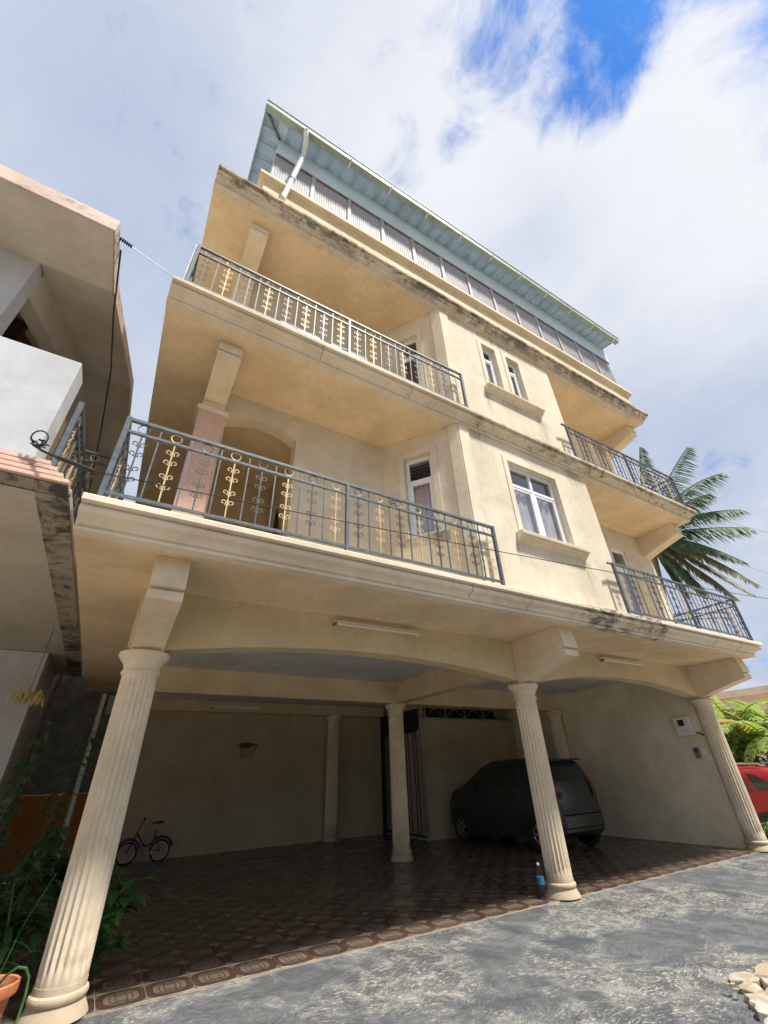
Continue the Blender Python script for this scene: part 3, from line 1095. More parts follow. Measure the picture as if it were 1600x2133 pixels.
# recessed walls
ap = [(0.36, Z1 - 0.01), (0.36, S2 + 0.002), (2.97, S2 + 0.002), (2.97, Z1 - 0.01), (1.42, Z1 - 0.01)] + [(x, z) for x, z in reversed(arch_line(0.40, 1.42, 5.665, 5.825, 12))] + [(0.40, Z1 - 0.01)]
MB().prism([(x, YW, z) for x, z in ap], (0, 0.22, 0)).build('wall', M['wall'], H)
wall_panel((0.36, YW, 0), UX, NY_, 2.61, Z2 - 0.01, S3 + 0.002, 0.2, [], 'wall')
dR = (8.92, 9.46, Z1 + 0.02, 5.58)
wall_panel((7.20, YW, 0), UX, NY_, 3.34, Z1 - 0.01, S2 + 0.002, 0.2, [(dR[0] - 7.2, dR[1] - 7.2, dR[2], dR[3])], 'wall')
window((dR[0], YW, 0), UX, NY_, dR[1] - dR[0], dR[2], dR[3], 1, 0.42, sill=False, door=True, surround=False, recess=0.03, curtain=None)
wall_panel((7.20, YW, 0), UX, NY_, 3.34, Z2 - 0.01, S3 + 0.002, 0.2, [], 'wall')
for a, b in ((Z1, S2), (Z2, S3)):
    MB().box(10.34, 10.536, YW + 0.204, 12.3, a - 0.01, b + 0.002).build('wall', M['wall'], H)
    MB().box(0.10, 0.30, YW + 0.4 if a == Z1 else YW + 0.1, 12.3, a - 0.01, b + 0.002).build('wall', M['wall'], H)
    MB().box(0.30, 10.34, 12.1, 12.3, a - 0.01, b + 0.002).build('wall', M['wall'], H)
# porch behind the arch
pw = MB()
pw.box(0.42, 2.9, 6.6, 6.7, Z1, S2)
pw.box(1.55, 1.65, YW + 0.23, 6.6, Z1, S2)
pw.build('porch_wall', M['beam'], H)
MB().box(0.31, 2.9, YW + 0.225, 6.6, 5.93, 5.99).build('porch_ceiling', M['soffit'], H)
# poles leaning inside the porch
for i in range(4):
    MB().tube([(1.30 + 0.05 * i, 5.15, Z1 + 0.02), (1.46 + 0.03 * i, 5.6 + 0.1 * i, Z1 + 1.5 + 0.1 * i)], 0.013, 6).build('leaning_pole', M['blackmetal'], H)

# pillars with granite facing
for zt, zs, gz in ((Z1, S2, 5.52), (Z2, S3, 7.05)):
    pl = MB().box(0.055, 0.345, 4.63, 4.93, zt, zs + 0.002).build('pillar', M['soffit'], H, bevel=0.006)
    MB().box(0.035, 0.365, 4.61, 4.95, zt + 0.001, gz).build('granite_facing', M['granite'], pl, bevel=0.004)
    MB().box(0.005, 0.395, 4.58, 4.98, gz + 0.001, gz + 0.07).build('pillar_cap', M['trim'], pl, bevel=0.008)

# wall vent beside the chamfer window
vo = Vector(co) + cu * 1.10
vb = MB().obox(vo, cu, cn, 0, 0.16, 0.001, 0.05, 4.82, 5.05).build('air_vent', M['plastic_white'], H, bevel=0.005)
for i in range(4):
    MB().obox(vo, cu, cn, 0.02, 0.14, 0.05, 0.058, 4.845 + i * 0.05, 4.865 + i * 0.05).build('vent_slot', M['plastic_grey'], vb)

# ------------------------------------------------------------------ parapet and roof
PX0, PX1 = 0.07, 10.30
MB().box(PX0, PX1, 3.62, 12.3, Z3, 10.20).build('parapet', M['parapet'], H)
pp = [(-0.05, 9.98), (0.004, 9.98), (0.01, 10.0), (0.022, 10.005), (0.022, 10.03), (0.045, 10.036), (0.045, 10.062), (0.066, 10.07), (0.085, 10.10), (0.10, 10.105), (0.10, 10.17), (0.09, 10.21), (-0.05, 10.21)]
MB().sweep(pp, [(PX0, 12.3), (PX0, 3.62), (PX1, 3.62), (PX1, 12.3)]).build('cornice', stucco('parapet_cornice_paint', (0.68, 0.57, 0.40), mould=0.45, mould_lo=0.62, streak=0.3, bmp=0.2), H, smooth=25)
# ribbed screens
NP = 13
SX0, SX1 = 0.14, 10.28
sw = (SX1 - SX0) / NP
ZSB, ZST = 10.18, 11.48
rib = MB()
nr = 15
prof = []
for k in range(nr):
    a = 0.03 + (sw - 0.06) * k / nr
    d = (sw - 0.06) / nr
    prof += [(a, 0), (a + d * 0.42, 0), (a + d * 0.60, 0.010), (a + d * 0.82, 0.010)]
prof.append((sw - 0.03, 0))
for (a, d) in prof:
    rib.v.append((a, -d, 0))
    rib.v.append((a, -d, ZST - ZSB))
for k in range(len(prof) - 1):
    rib.f.append((2 * k, 2 * k + 2, 2 * k + 3, 2 * k + 1))
rib_me = rib.mesh('screen_panel')
rib_me.materials.append(M['screen'])
lathx = MB()
for k in range(NP):
    so = place('screen_panel', rib_me, H, (SX0 + k * sw, 3.70, ZSB))
    if k:
        MB().box(SX0 + k * sw - 0.035, SX0 + k * sw + 0.035, 3.664, 3.696, ZSB, ZST).build('screen_post', M['screen_post'], H)
MB().box(SX0, SX0 + 0.03, 3.70, 12.2, ZSB, ZST).build('screen_side', M['screen'], H)
MB().box(SX1 - 0.03, SX1, 3.70, 12.2, ZSB, ZST).build('screen_side', M['screen'], H)
MB().box(SX0, SX1, 3.675, 3.72, ZST + 0.002, ZST + 0.05).build('lath', M['lath'], H)
MB().box(SX0 - 0.005, SX1 + 0.005, 3.66, 3.86, ZST + 0.055, 12.16).build('fascia_beam', M['fascia'], H)
MB().box(SX0 - 0.005, SX0 + 0.15, 3.862, 12.2, ZST + 0.055, 12.16).build('fascia_beam', M['fascia'], H)

# hipped ribbed roof sheets
RX0, RX1, RY0 = -0.22, 10.30, 3.30
ZR0, SLOPE = 12.09, 0.20
rf = MB()
pitch = 0.285


def sheet(b, along0, along1, front, depth, left):
    """trapezoid ribs every pitch; hip cut at the left corner"""
    cols = []
    x = along0
    while x < along1 - 1e-6:
        for a, d in ((0, 0), (0.62, 0), (0.70, 0.032), (0.90, 0.032), (0.98, 0)):
            xx = x + a * pitch
            if xx < along1:
                cols.append((xx, d))
        x += pitch
    cols.append((along1, 0))
    base = len(b.v)
    for xx, d in cols:
        t = xx - along0
        dep = min(depth, t + 0.001)
        for q in (0.0, dep):
            z = ZR0 + SLOPE * q + d
            b.v.append((xx, front + q, z) if not left else (RX0 + q, RY0 + t, z))
    for k in range(len(cols) - 1):
        i = base + 2 * k
        b.f.append((i, i + 2, i + 3, i + 1))


sheet(rf, RX0, RX1, RY0, 4.6, False)
roof = rf.build('metal_roof', M['rooftin'], H)
rl = MB()
sheet(rl, RX0, RX0 + 8.9, RY0, 4.6, True)
rl.build('metal_roof', M['rooftin'], H)
MB().tube([(RX0 + 0.05, RY0 + 0.05, ZR0 - 0.02), (RX0 + 0.42, RY0 + 0.42, ZR0 + 0.06)], 0.022, 5).build('hip_rafter', M['lath'], roof)
gp = [(-0.02, ZR0 - 0.10), (0.10, ZR0 - 0.10), (0.11, ZR0 + 0.03), (0.125, ZR0 + 0.035), (0.125, ZR0 + 0.045), (0.10, ZR0 + 0.045), (0.09, ZR0 - 0.085), (-0.01, ZR0 - 0.085), (-0.01, ZR0 - 0.02), (-0.02, ZR0 - 0.02)]
gut = MB().sweep(gp, [(RX0 - 0.02, RY0 + 0.01), (RX1 + 0.04, RY0 + 0.01)]).build('gutter', M['gutter'], roof)
for i in range(11):
    x = 0.55 + i * 0.96
    MB().box(x - 0.02, x + 0.02, RY0 - 0.125, RY0 + 0.04, ZR0 - 0.112, ZR0 - 0.102).build('gutter_clip', M['downpipe'], roof)
fp = [(-0.01, ZR0 - 0.07), (0.012, ZR0 - 0.07), (0.012, ZR0 + 0.06), (-0.01, ZR0 + 0.06)]
MB().sweep(fp, [(RX0, RY0 + 9.0), (RX0, RY0 + 0.02)]).build('barge_flashing', M['gutter'], roof)
dp = MB().tube([(0.55, 3.235, 12.00), (0.55, 3.25, 11.93), (0.58, 3.31, 11.86), (0.61, 3.44, 11.78), (0.615, 3.50, 11.70), (0.605, 3.52, 11.58), (0.40, 3.52, 9.60)], 0.048, 12)
do = dp.build('downpipe', M['downpipe'], H, smooth=True)
MB().tube([(0.490, 3.52, 10.48), (0.483, 3.52, 10.42)], 0.060, 12).build('pipe_clip', M['plastic_grey'], do)

# ------------------------------------------------------------------ railings
RH = 0.86


def scroll_pts(side, z, up):
    """flat bar springing from the upright and curling into an eye"""
    pts = []
    for k in range(13):
        a = k / 12
        th = pi * (1.5 - 2.05 * a)
        r = 0.027 * (1 - 0.5 * a)
        cxx, czz = 0.036, 0.0
        pts.append((side * (cxx + r * cos(th) * (1 if True else 0)), 0, z + up * (czz + r * sin(th))))
    pts[0] = (side * 0.006, 0, z - up * 0.027)
    return pts


def scroll_mesh(name, m):
    b = MB()
    b.box(-0.0065, 0.0065, -0.0065, 0.0065, 0.04, RH - 0.145)
    for z, up in ((0.60, 1), (0.49, 1), (0.335, 1), (0.225, 1)):
        for s in (-1, 1):
            b.tube(scroll_pts(s, z, up), 0.0050, 4)
    me = b.mesh(name)
    me.materials.append(m)
    return me


SCR = {'iron': scroll_mesh('scroll_baluster', M['iron_dark']), 'gold': scroll_mesh('scroll_baluster_gold', M['gold'])}
bl = MB().box(-0.0065, 0.0065, -0.0065, 0.0065, 0.04, RH - 0.02)
BAL = bl.mesh('baluster')
BAL.materials.append(M['iron'])
RNG = {}
for kx in ('iron', 'gold'):
    b = MB().ring((0, 0, RH - 0.085), (0, 1, 0), 0.047, 0.006, 18, 5)
    me = b.mesh('ring')
    me.materials.append(M[kx])
    RNG[kx] = me


def railing(p0, p1, z, n, posts=(0, 1), mid=None, parent=H, first='iron', name='balcony_railing'):
    p0, p1 = Vector((p0[0], p0[1], 0)), Vector((p1[0], p1[1], 0))
    d = p1 - p0
    L = d.length
    u = d.normalized()
    nrm = Vector((u.y, -u.x, 0))
    ang = math.atan2(u.y, u.x)
    o = (p0.x, p0.y, z)
    f = MB()
    f.obox(o, u, nrm, 0, L, -0.018, 0.018, RH - 0.03, RH)
    f.obox(o, u, nrm, 0, L, -0.014, 0.014, RH - 0.162, RH - 0.138)
    f.obox(o, u, nrm, 0, L, -0.014, 0.014, 0.035, 0.06)
    for q in posts:
        f.obox(o, u, nrm, q * L - 0.02, q * L + 0.02, -0.0205, 0.0205, 0.0, RH + 0.003)
    if mid:
        f.obox(o, u, nrm, mid * L - 0.017, mid * L + 0.017, -0.019, 0.019, -0.03, RH - 0.031)
    fo = f.build(name, M['iron'], parent)
    step = L / (2 * n)
    for i in range(n):
        kx = 'iron' if (i % 2 == 0) == (first == 'iron') else 'gold'
        p = p0 + u * (step * (2 * i + 1))
        place('scroll_baluster', SCR[kx], fo, (p.x, p.y, z), ang)
        place('ring', RNG[kx], fo, (p.x, p.y, z), ang)
        if i < n - 1:
            t = step * (2 * i + 2)
            if not (mid and abs(t - mid * L) < 0.03):
                q = p0 + u * t
                place('baluster', BAL, fo, (q.x, q.y, z), ang)
    return fo


RY = 3.56
railing((-0.50, RY), (3.90, RY), Z1 + 0.02, 16, mid=0.5)
railing((-0.50, RY + 0.03), (-0.50, 6.6), Z1 + 0.02, 10, posts=(1,))
railing((-0.47, RY), (3.85, RY), Z2 + 0.01, 16, mid=0.5)
railing((-0.47, RY + 0.03), (-0.47, 6.6), Z2 + 0.01, 10, posts=(1,))
MB().box(-0.51, -0.495, RY, RY + 0.30, Z2, Z2 + RH).build('railing_end_plate', M['galv'], H)
railing((6.54, RY), (10.50, RY), Z1 + 0.02, 14, mid=0.5, first='gold')
railing((10.50, RY + 0.03), (10.50, YW), Z1 + 0.02, 4, posts=(1,))
railing((6.58, RY), (10.40, RY), Z2 + 0.01, 14, mid=0.5, first='gold')
railing((10.40, RY + 0.03), (10.40, YW), Z2 + 0.01, 4, posts=(1,))
# two long diagonal bars at the lower right railing
for z in (0.0, 0.10):
    MB().tube([(8.0, RY + 0.06, Z1 + 0.13 + z), (10.15, RY + 0.06, Z1 + 0.46 + z)], 0.012, 6).build('brace_bar', M['iron'], H)
for x, zb in ((6.5, Z1), (6.55, Z2)):
    MB().tube([(x - 0.12, RY - 0.01, zb + RH - 0.02), (x + 0.05, RY, zb + RH)], 0.02, 6).build('rail_fixing', M['iron'], H)

# ------------------------------------------------------------------ neighbour's house on the left
N = thing('neighbour_house', 'pale neighbouring house with salmon edged roof and stepped balcony slab', 'house', (-3.2, 6.0, 0))
NXR = -0.70
MB().box(-5.0, NXR, 3.605, 11.2, 3.30, 3.36).build('balcony_slab', M['grey_wall'], N)
MB().box(-5.0, NXR - 0.20, 3.603, 11.15, 3.361, 3.50).build('balcony_slab', M['grey_wall'], N)
for k in range(4):
    q = 0.055 * k
    MB().box(-5.0, NXR - q, 3.42 + q * 0.25, 3.66, 3.300 + 0.050 * k, 3.300 + 0.050 * k + 0.034).build('slab_moulding', M['pink'], N, bevel=0.004)
    if k < 3:
        MB().box(-5.0, NXR - q - 0.045, 3.455 + q * 0.25, 3.66, 3.334 + 0.050 * k, 3.350 + 0.050 * k).build('slab_moulding', M['terracotta'], N)  # darker terracotta strips paint the shade in the gaps between bands
MB().box(NXR - 0.22, NXR - 0.002, 3.62, 11.1, 3.272, 3.299).build('stained_edge', M['stained'], N, bevel=0.006)
MB().box(-5.0, NXR - 0.002, 3.45, 3.60, 3.275, 3.294).build('stained_edge', M['stained'], N, bevel=0.006)
# solid balcony front
fr = MB().box(-5.0, -0.985, 3.50, 3.76, 3.502, 4.588).build('balcony_front', M['white_wall'], N, bevel=0.008)
# upper walls: corner pillar, gable-topped opening, dark inside
WX, WY = -1.826, 3.89
MB().box(-5.0, WX, WY, WY + 0.2, 5.75, 6.14).build('wall', M['white_wall'], N)
MB().box(-2.6, WX, WY, WY + 0.205, 3.5, 5.748).build('wall', M['white_wall'], N)


def roof_under(y):
    return 6.13 if y < 3.89 else (6.13 + (y - 3.89) * 0.468 if y < 6.97 else 7.571 - (y - 6.97) * 0.0)


gb = [(WX - 0.2, WY + 0.206, 5.80), (WX - 0.2, WY + 0.206, roof_under(WY + 0.2) + 0.02), (WX - 0.2, 6.97, 7.59), (WX - 0.2, 8.6, 7.59), (WX - 0.2, 8.6, 7.1), (WX - 0.2, 6.97, 7.1)]
MB().prism(gb, (0.197, 0, 0)).build('gable_beam', M['grey_wall'], N)
MB().box(WX - 0.2, WX - 0.004, 8.0, 11.0, 3.5, 7.58).build('wall', M['grey_wall'], N)
# recessed shuttered wall behind the opening
MB().box(-4.8, -2.35, 5.6, 5.7, 3.5, 7.0).build('inner_wall', M['timber'], N)
sh = MB().box(-2.62, -2.5, 4.1, 8.0, 3.5, 7.4).build('inner_wall', M['timber'], N)
for i in range(5):
    MB().box(-2.497, -2.485, 4.2 + i * 0.32, 4.24 + i * 0.32, 3.6, 6.4).build('shutter_board', M['timber'], sh)
# folded concrete roof
rp = [(3.13, 6.085), (3.89, 6.135), (6.97, 7.585), (9.2, 7.62), (12.0, 6.3), (12.0, 6.45), (9.2, 7.80), (6.97, 7.77), (3.90, 6.325), (3.13, 6.262)]
nr_ = MB().prism([(-5.2, y, z) for y, z in rp], (5.2 - 1.15, 0, 0)).build('roof', M['grey_wall'], N)
fe = [(3.125, 6.10), (3.89, 6.155), (6.97, 7.605), (9.2, 7.64), (12.0, 6.32), (12.0, 6.47), (9.2, 7.81), (6.97, 7.78), (3.905, 6.335), (3.125, 6.27)]
MB().prism([(-1.149, y, z) for y, z in fe], (0.012, 0, 0)).build('roof_edge', M['roofpink'], nr_)
MB().box(-5.2, -1.136, 3.112, 3.129, 6.09, 6.272).build('roof_edge', M['roofpink'], nr_)
# ground storey far under the slab
MB().box(-6.0, -1.16, 9.2, 9.4, 0.0, 3.29).build('wall', M['white_wall'], N)
MB().box(-1.36, -1.155, 9.40, 11.3, 0.0, 3.28).build('wall', M['grey_wall'], N)
# side railing of the balcony
nx0 = -0.93
nrl = railing((nx0, 3.80), (nx0, 5.46), 3.52, 5, parent=N, first='gold')
railing((-1.17, 5.5), (-0.78, 5.5), 4.16, 1, posts=(1,), parent=N, first='gold', name='balcony_railing')
for i in range(3):
    MB().tube([(nx0 - 0.02, 3.9 + 0.28 * i, 3.62), (nx0 - 0.02, 3.9 + 0.28 * i, 4.2)], 0.022, 8).build('turned_bar', M['gold'], nrl)

# ------------------------------------------------------------------ back of the gap between the houses
OW = thing('boundary_wall', 'low orange wall under grey sheet metal at the back of the gap', 'wall', (-1.4, 11.5, 0))
MB().box(-4.5, 0.33, 11.4, 11.6, 0.0, 1.235).build('wall', M['orange'], OW)
for i in range(9):
    x0 = -4.5 + i * 0.537
    MB().box(x0, x0 + 0.56, 11.44 + 0.035 * (i % 2), 11.47 + 0.035 * (i % 2), 1.237, 3.4).build('metal_sheet', M['tin'], OW)
OW2 = MB().box(-4.5, 0.33, 11.385, 11.43, 1.95, 1.99).build('rail', M['tin'], OW)
MB().box(-0.12, 0.34, 11.30, 11.38, 2.62, 2.98).build('pale_sheet', M['white_wall'], OW)
tag(MB().tube([(-0.21, 11.0, 0.0), (-0.215, 11.0, 1.6), (-0.205, 11.0, 2.95)], 0.045, 10).build('drain_pipe', M['pvc'], None, smooth=True),
    'light grey drain pipe standing before the orange boundary wall', 'pipe')
tag(MB().tube([(-1.00, 10.3, 0.0), (-0.98, 10.3, 3.29)], 0.03, 8).build('pipe', M['tin'], None, smooth=True),
    'thin dull pipe in the shade under the neighbouring slab', 'pipe')

# ------------------------------------------------------------------ fittings


def tube_lamp(x0, x1, y, z, label, rot=0):
    t = thing('fluorescent_light', label, 'light', ((x0 + x1) / 2, y, z), 0, 'fluorescent tubes of the garage')
    MB().box(x0, x1, y - 0.03, y + 0.03, z, z + 0.035).build('housing', M['plastic_white'], t, bevel=0.004)
    MB().tube([(x0 + 0.03, y - 0.035, z - 0.012), (x1 - 0.03, y - 0.035, z - 0.012)], 0.016, 10).build('tube', M['lamp'], t, smooth=True)
    for xx in (x0, x1 - 0.03):
        MB().box(xx, xx + 0.03, y - 0.055, y + 0.02, z - 0.035, z + 0.002).build('end_cap', M['plastic_grey'] if xx == x0 else M['plastic_white'], t)
    return t


tube_lamp(2.10, 3.36, 4.755, 2.965, 'fluorescent tube on the wide left arch beam, nearest the street corner')
tube_lamp(7.30, 8.55, 4.755, 2.965, 'fluorescent tube above the right arch, over the parked grey car')
tube_lamp(2.10, 3.30, 11.91, 2.90, 'fluorescent tube in deep shade on the back beam of the garage')

mb = thing('meter_cabinet', 'white electric meter cabinet with dark window on the right garage wall', 'meter box', (10.36, 5.32, 1.98))
MB().box(10.27, 10.398, 5.16, 5.48, 1.82, 2.16).build('case', M['plastic_white'], mb, bevel=0.01)
MB().box(10.262, 10.269, 5.27, 5.39, 2.0, 2.11).build('window', M['black'], mb)
MB().tube([(10.36, 5.14, 1.86), (10.37, 5.06, 1.84), (10.39, 5.03, 1.80)], 0.012, 6).build('wire', M['black'], mb)
sw_ = thing('intercom_box', 'small grey intercom box below the white meter cabinet', 'intercom', (10.38, 5.27, 1.5))
MB().box(10.34, 10.398, 5.22, 5.31, 1.42, 1.60).build('case', M['plastic_grey'], sw_, bevel=0.006)
MB().box(10.334, 10.339, 5.235, 5.295, 1.53, 1.58).build('grille', M['black'], sw_)
MB().box(10.332, 10.339, 5.245, 5.285, 1.45, 1.49).build('button', M['silver'], sw_)
tag(MB().box(10.392, 10.397, 5.10, 5.20, 1.46, 1.59).build('notice', M['paper']), 'upper white paper notice pinned beside the grey intercom', 'notice', 'papers on the right garage wall')
tag(MB().box(10.392, 10.397, 5.03, 5.12, 1.36, 1.455).build('notice', M['paper']), 'lower white paper notice half hidden behind the right column', 'notice', 'papers on the right garage wall')

# basketball hoop on the back wall
hp = thing('basketball_hoop', 'red toy basketball hoop on the dark back wall of the garage', 'hoop', (3.1, 12.18, 2.08))
MB().ring((3.10, 11.90, 2.08), (0, 0, 1), 0.22, 0.012, 24, 6).build('rim', M['hoopred'], hp, smooth=True)
MB().box(2.98, 3.22, 12.10, 12.19, 2.03, 2.13).build('bracket', M['hoopred'], hp)
net = MB()
for k in range(10):
    w = 2 * pi * k / 10
    w2 = w + 0.5
    net.tube([(3.10 + 0.22 * cos(w), 11.90 + 0.22 * sin(w), 2.075), (3.10 + 0.17 * cos(w2), 11.90 + 0.17 * sin(w2), 1.95), (3.10 + 0.13 * cos(w + 1), 11.90 + 0.13 * sin(w + 1), 1.80)], 0.004, 4)
net.build('net', M['hoopred'], hp)

# sliding bar gate to the stair passage
GT = thing('metal_gate', 'dark barred metal gate with pale posts behind the middle column', 'gate', (7.05, 11.1, 0))
for y in (10.14, 12.16):
    MB().box(7.02, 7.08, y - 0.035, y + 0.035, 0.0, 2.85).build('post', M['galv'] if y < 11 else M['blackmetal'], GT)
for z in (0.08, 2.30, 2.80):
    MB().box(7.03, 7.07, 10.18, 12.12, z - 0.02, z + 0.02).build('rail', M['blackmetal'], GT)
for i in range(15):
    y = 10.28 + i * 0.125
    MB().box(7.041, 7.059, y - 0.009, y + 0.009, 0.1, 2.28).build('bar', M['blackmetal'] if i % 3 else M['galv'], GT)
MB().box(7.045, 7.055, 10.18, 12.12, 2.32, 2.78).build('panel', M['blackmetal'], GT)
for z in (0.55, 1.95, 2.25):
    MB().tube([(7.0, 10.2, z), (7.0, 10.2, z + 0.07)], 0.025, 8).build('hinge', M['galv'], GT)
MB().box(7.6, 7.65, 10.4, 12.2, 0, 3.04).build('passage_shade_sheet', M['dark'], H)  # dark sheet painted as the shade behind the gate

# air conditioner units on the top left balcony
AC0 = thing('air_conditioner', 'white outdoor air conditioner, left of two behind the top balcony railing', 'air conditioner', (1.20, 4.55, 7.25), 0, 'air conditioners on the top balcony')
b = MB().box(-0.36, 0.36, -0.14, 0.14, 0.0, 0.52).build('case', M['plastic_white'], AC0, bevel=0.015, local=True)
fan = MB().ring((-0.10, -0.145, 0.26), (0, 1, 0), 0.19, 0.012, 24, 6)
for r in (0.06, 0.11, 0.15):
    fan.ring((-0.10, -0.147, 0.26), (0, 1, 0), r, 0.005, 18, 4)
fan.build('fan_grille', M['plastic_grey'], AC0, local=True)
MB().lathe([(0.18, -0.002), (0.18, 0.002)], 0, 0, 24).build('fan_recess', M['black'], AC0, local=True)
fr_ = AC0.children[-1]
fr_.rotation_euler = (pi / 2, 0, 0)
fr_.location = (-0.10, -0.1425, 0.26)
for i in range(5):
    MB().box(0.16, 0.33, -0.146, -0.141, 0.08 + i * 0.08, 0.11 + i * 0.08).build('vent_slot', M['plastic_grey'], AC0, local=True)
for s in (-0.26, 0.26):
    MB().box(s - 0.02, s + 0.02, -0.13, 0.22, -0.05, -0.001).build('bracket', M['galv'], AC0, local=True)
MB().box(-0.30, 0.30, -0.10, 0.10, -0.012, -0.001).build('base_pan', M['black'], AC0, local=True)
AC1 = copy_tree(AC0)
AC1.location = (2.12, 4.55, 7.27)
AC1['label'] = 'white outdoor air conditioner, right of two behind the top balcony railing'

# water bottle by the middle front column
bt = thing('water_bottle', 'clear plastic water bottle with blue label standing by the middle front column', 'bottle', (5.085, 4.96, 0.006))
MB().lathe([(0.040, 0), (0.044, 0.01), (0.044, 0.12), (0.040, 0.14), (0.044, 0.155), (0.044, 0.235), (0.036, 0.27), (0.016, 0.305), (0.016, 0.318)], 0, 0, 20).build('body', M['bottle'], bt, smooth=30, local=True)
MB().lathe([(0.0452, 0.13), (0.0456, 0.135), (0.0456, 0.20), (0.0452, 0.205)], 0, 0, 20).build('label_band', simple('blue_bottle_label', (0.03, 0.16, 0.32), 0.4), bt, local=True)
MB().lathe([(0.018, 0.314), (0.018, 0.335), (0.015, 0.338)], 0, 0, 16).build('cap', M['plastic_white'], bt, local=True)

# ------------------------------------------------------------------ small bicycle
BK = thing('bicycle', 'small dark folding bicycle parked against the back garage wall', 'bicycle', (1.22, 11.75, 0.002), radians(176))


def wheel(parent, x, R):
    t = MB().ring((x, 0, R), (0, 1, 0), R - 0.02, 0.02, 28, 8).build('wheel', M['rubber'], parent, smooth=True, local=True)
    MB().ring((x, 0, R), (0, 1, 0), R - 0.045, 0.010, 28, 6).build('rim', M['silver'], t, smooth=True, local=True)
    sp = MB()
    for k in range(10):
        w = 2 * pi * k / 10
        sp.tube([(x, 0.01, R), (x + (R - 0.045) * cos(w), 0, R + (R - 0.045) * sin(w))], 0.0025, 4)
    sp.lathe([(0.02, -0.03), (0.02, 0.03)], 0, 0, 10) if False else sp.tube([(x, -0.03, R), (x, 0.03, R)], 0.018, 10)
    sp.build('spokes', M['silver'], t, local=True)


wheel(BK, -0.30, 0.19)
wheel(BK, 0.30, 0.19)
fm = MB()
fm.tube([(0.18, 0, 0.50), (0.02, 0, 0.30), (-0.12, 0, 0.28)], 0.018, 8)
fm.tube([(-0.12, 0, 0.20), (-0.17, 0, 0.55)], 0.015, 8)
fm.tube([(-0.10, 0, 0.22), (-0.30, 0.04, 0.19)], 0.010, 6)
fm.tube([(-0.16, 0, 0.45), (-0.30, 0.04, 0.19)], 0.010, 6)
fm.tube([(0.16, 0, 0.56), (0.22, 0, 0.40), (0.30, 0.04, 0.19)], 0.013, 6)
fm.tube([(0.16, 0, 0.56), (0.22, 0, 0.40), (0.30, -0.04, 0.19)], 0.013, 6)
fm.build('frame', M['black'], BK, smooth=True, local=True)
st = MB().tube([(0.17, 0, 0.55), (0.10, 0, 0.72)], 0.012, 6)
st.tube([(0.10, -0.22, 0.74), (0.09, -0.08, 0.72), (0.10, 0, 0.72), (0.09, 0.08, 0.72), (0.10, 0.22, 0.74)], 0.011, 6)
st.build('handlebar', M['black'], BK, smooth=True, local=True)
for s in (-1, 1):
    MB().tube([(0.10, s * 0.14, 0.728), (0.10, s * 0.23, 0.742)], 0.017, 8).build('grip', M['rubber'], BK, smooth=True, local=True)
MB().tube([(-0.28, 0, 0.665), (-0.20, 0, 0.66), (-0.10, 0, 0.655), (-0.06, 0, 0.655)], [0.05, 0.065, 0.035, 0.02], 10, flat=0.4).build('saddle', M['rubber'], BK, smooth=True, local=True)
MB().tube([(-0.17, 0, 0.55), (-0.19, 0, 0.65)], 0.012, 6).build('seat_post', M['silver'], BK, local=True)
for x in (-0.30, 0.30):
    g_ = MB()
    pts = [(x + 0.225 * cos(a), 0, 0.19 + 0.225 * sin(a)) for a in [radians(q) for q in range(20, 165, 12)]]
    g_.tube(pts, 0.022, 6)
    g_.build('mudguard', M['black'], BK, smooth=True, local=True)
MB().ring((-0.10, 0.03, 0.22), (0, 1, 0), 0.06, 0.008, 16, 5).build('chainring', M['silver'], BK, local=True)

# ------------------------------------------------------------------ cars


def lerp_tab(tab, s):
    for (a, va), (b_, vb_) in zip(tab, tab[1:]):
        if s <= b_:
            t = (s - a) / (b_ - a) if b_ > a else 0
            return va + (vb_ - va) * t
    return tab[-1][1]


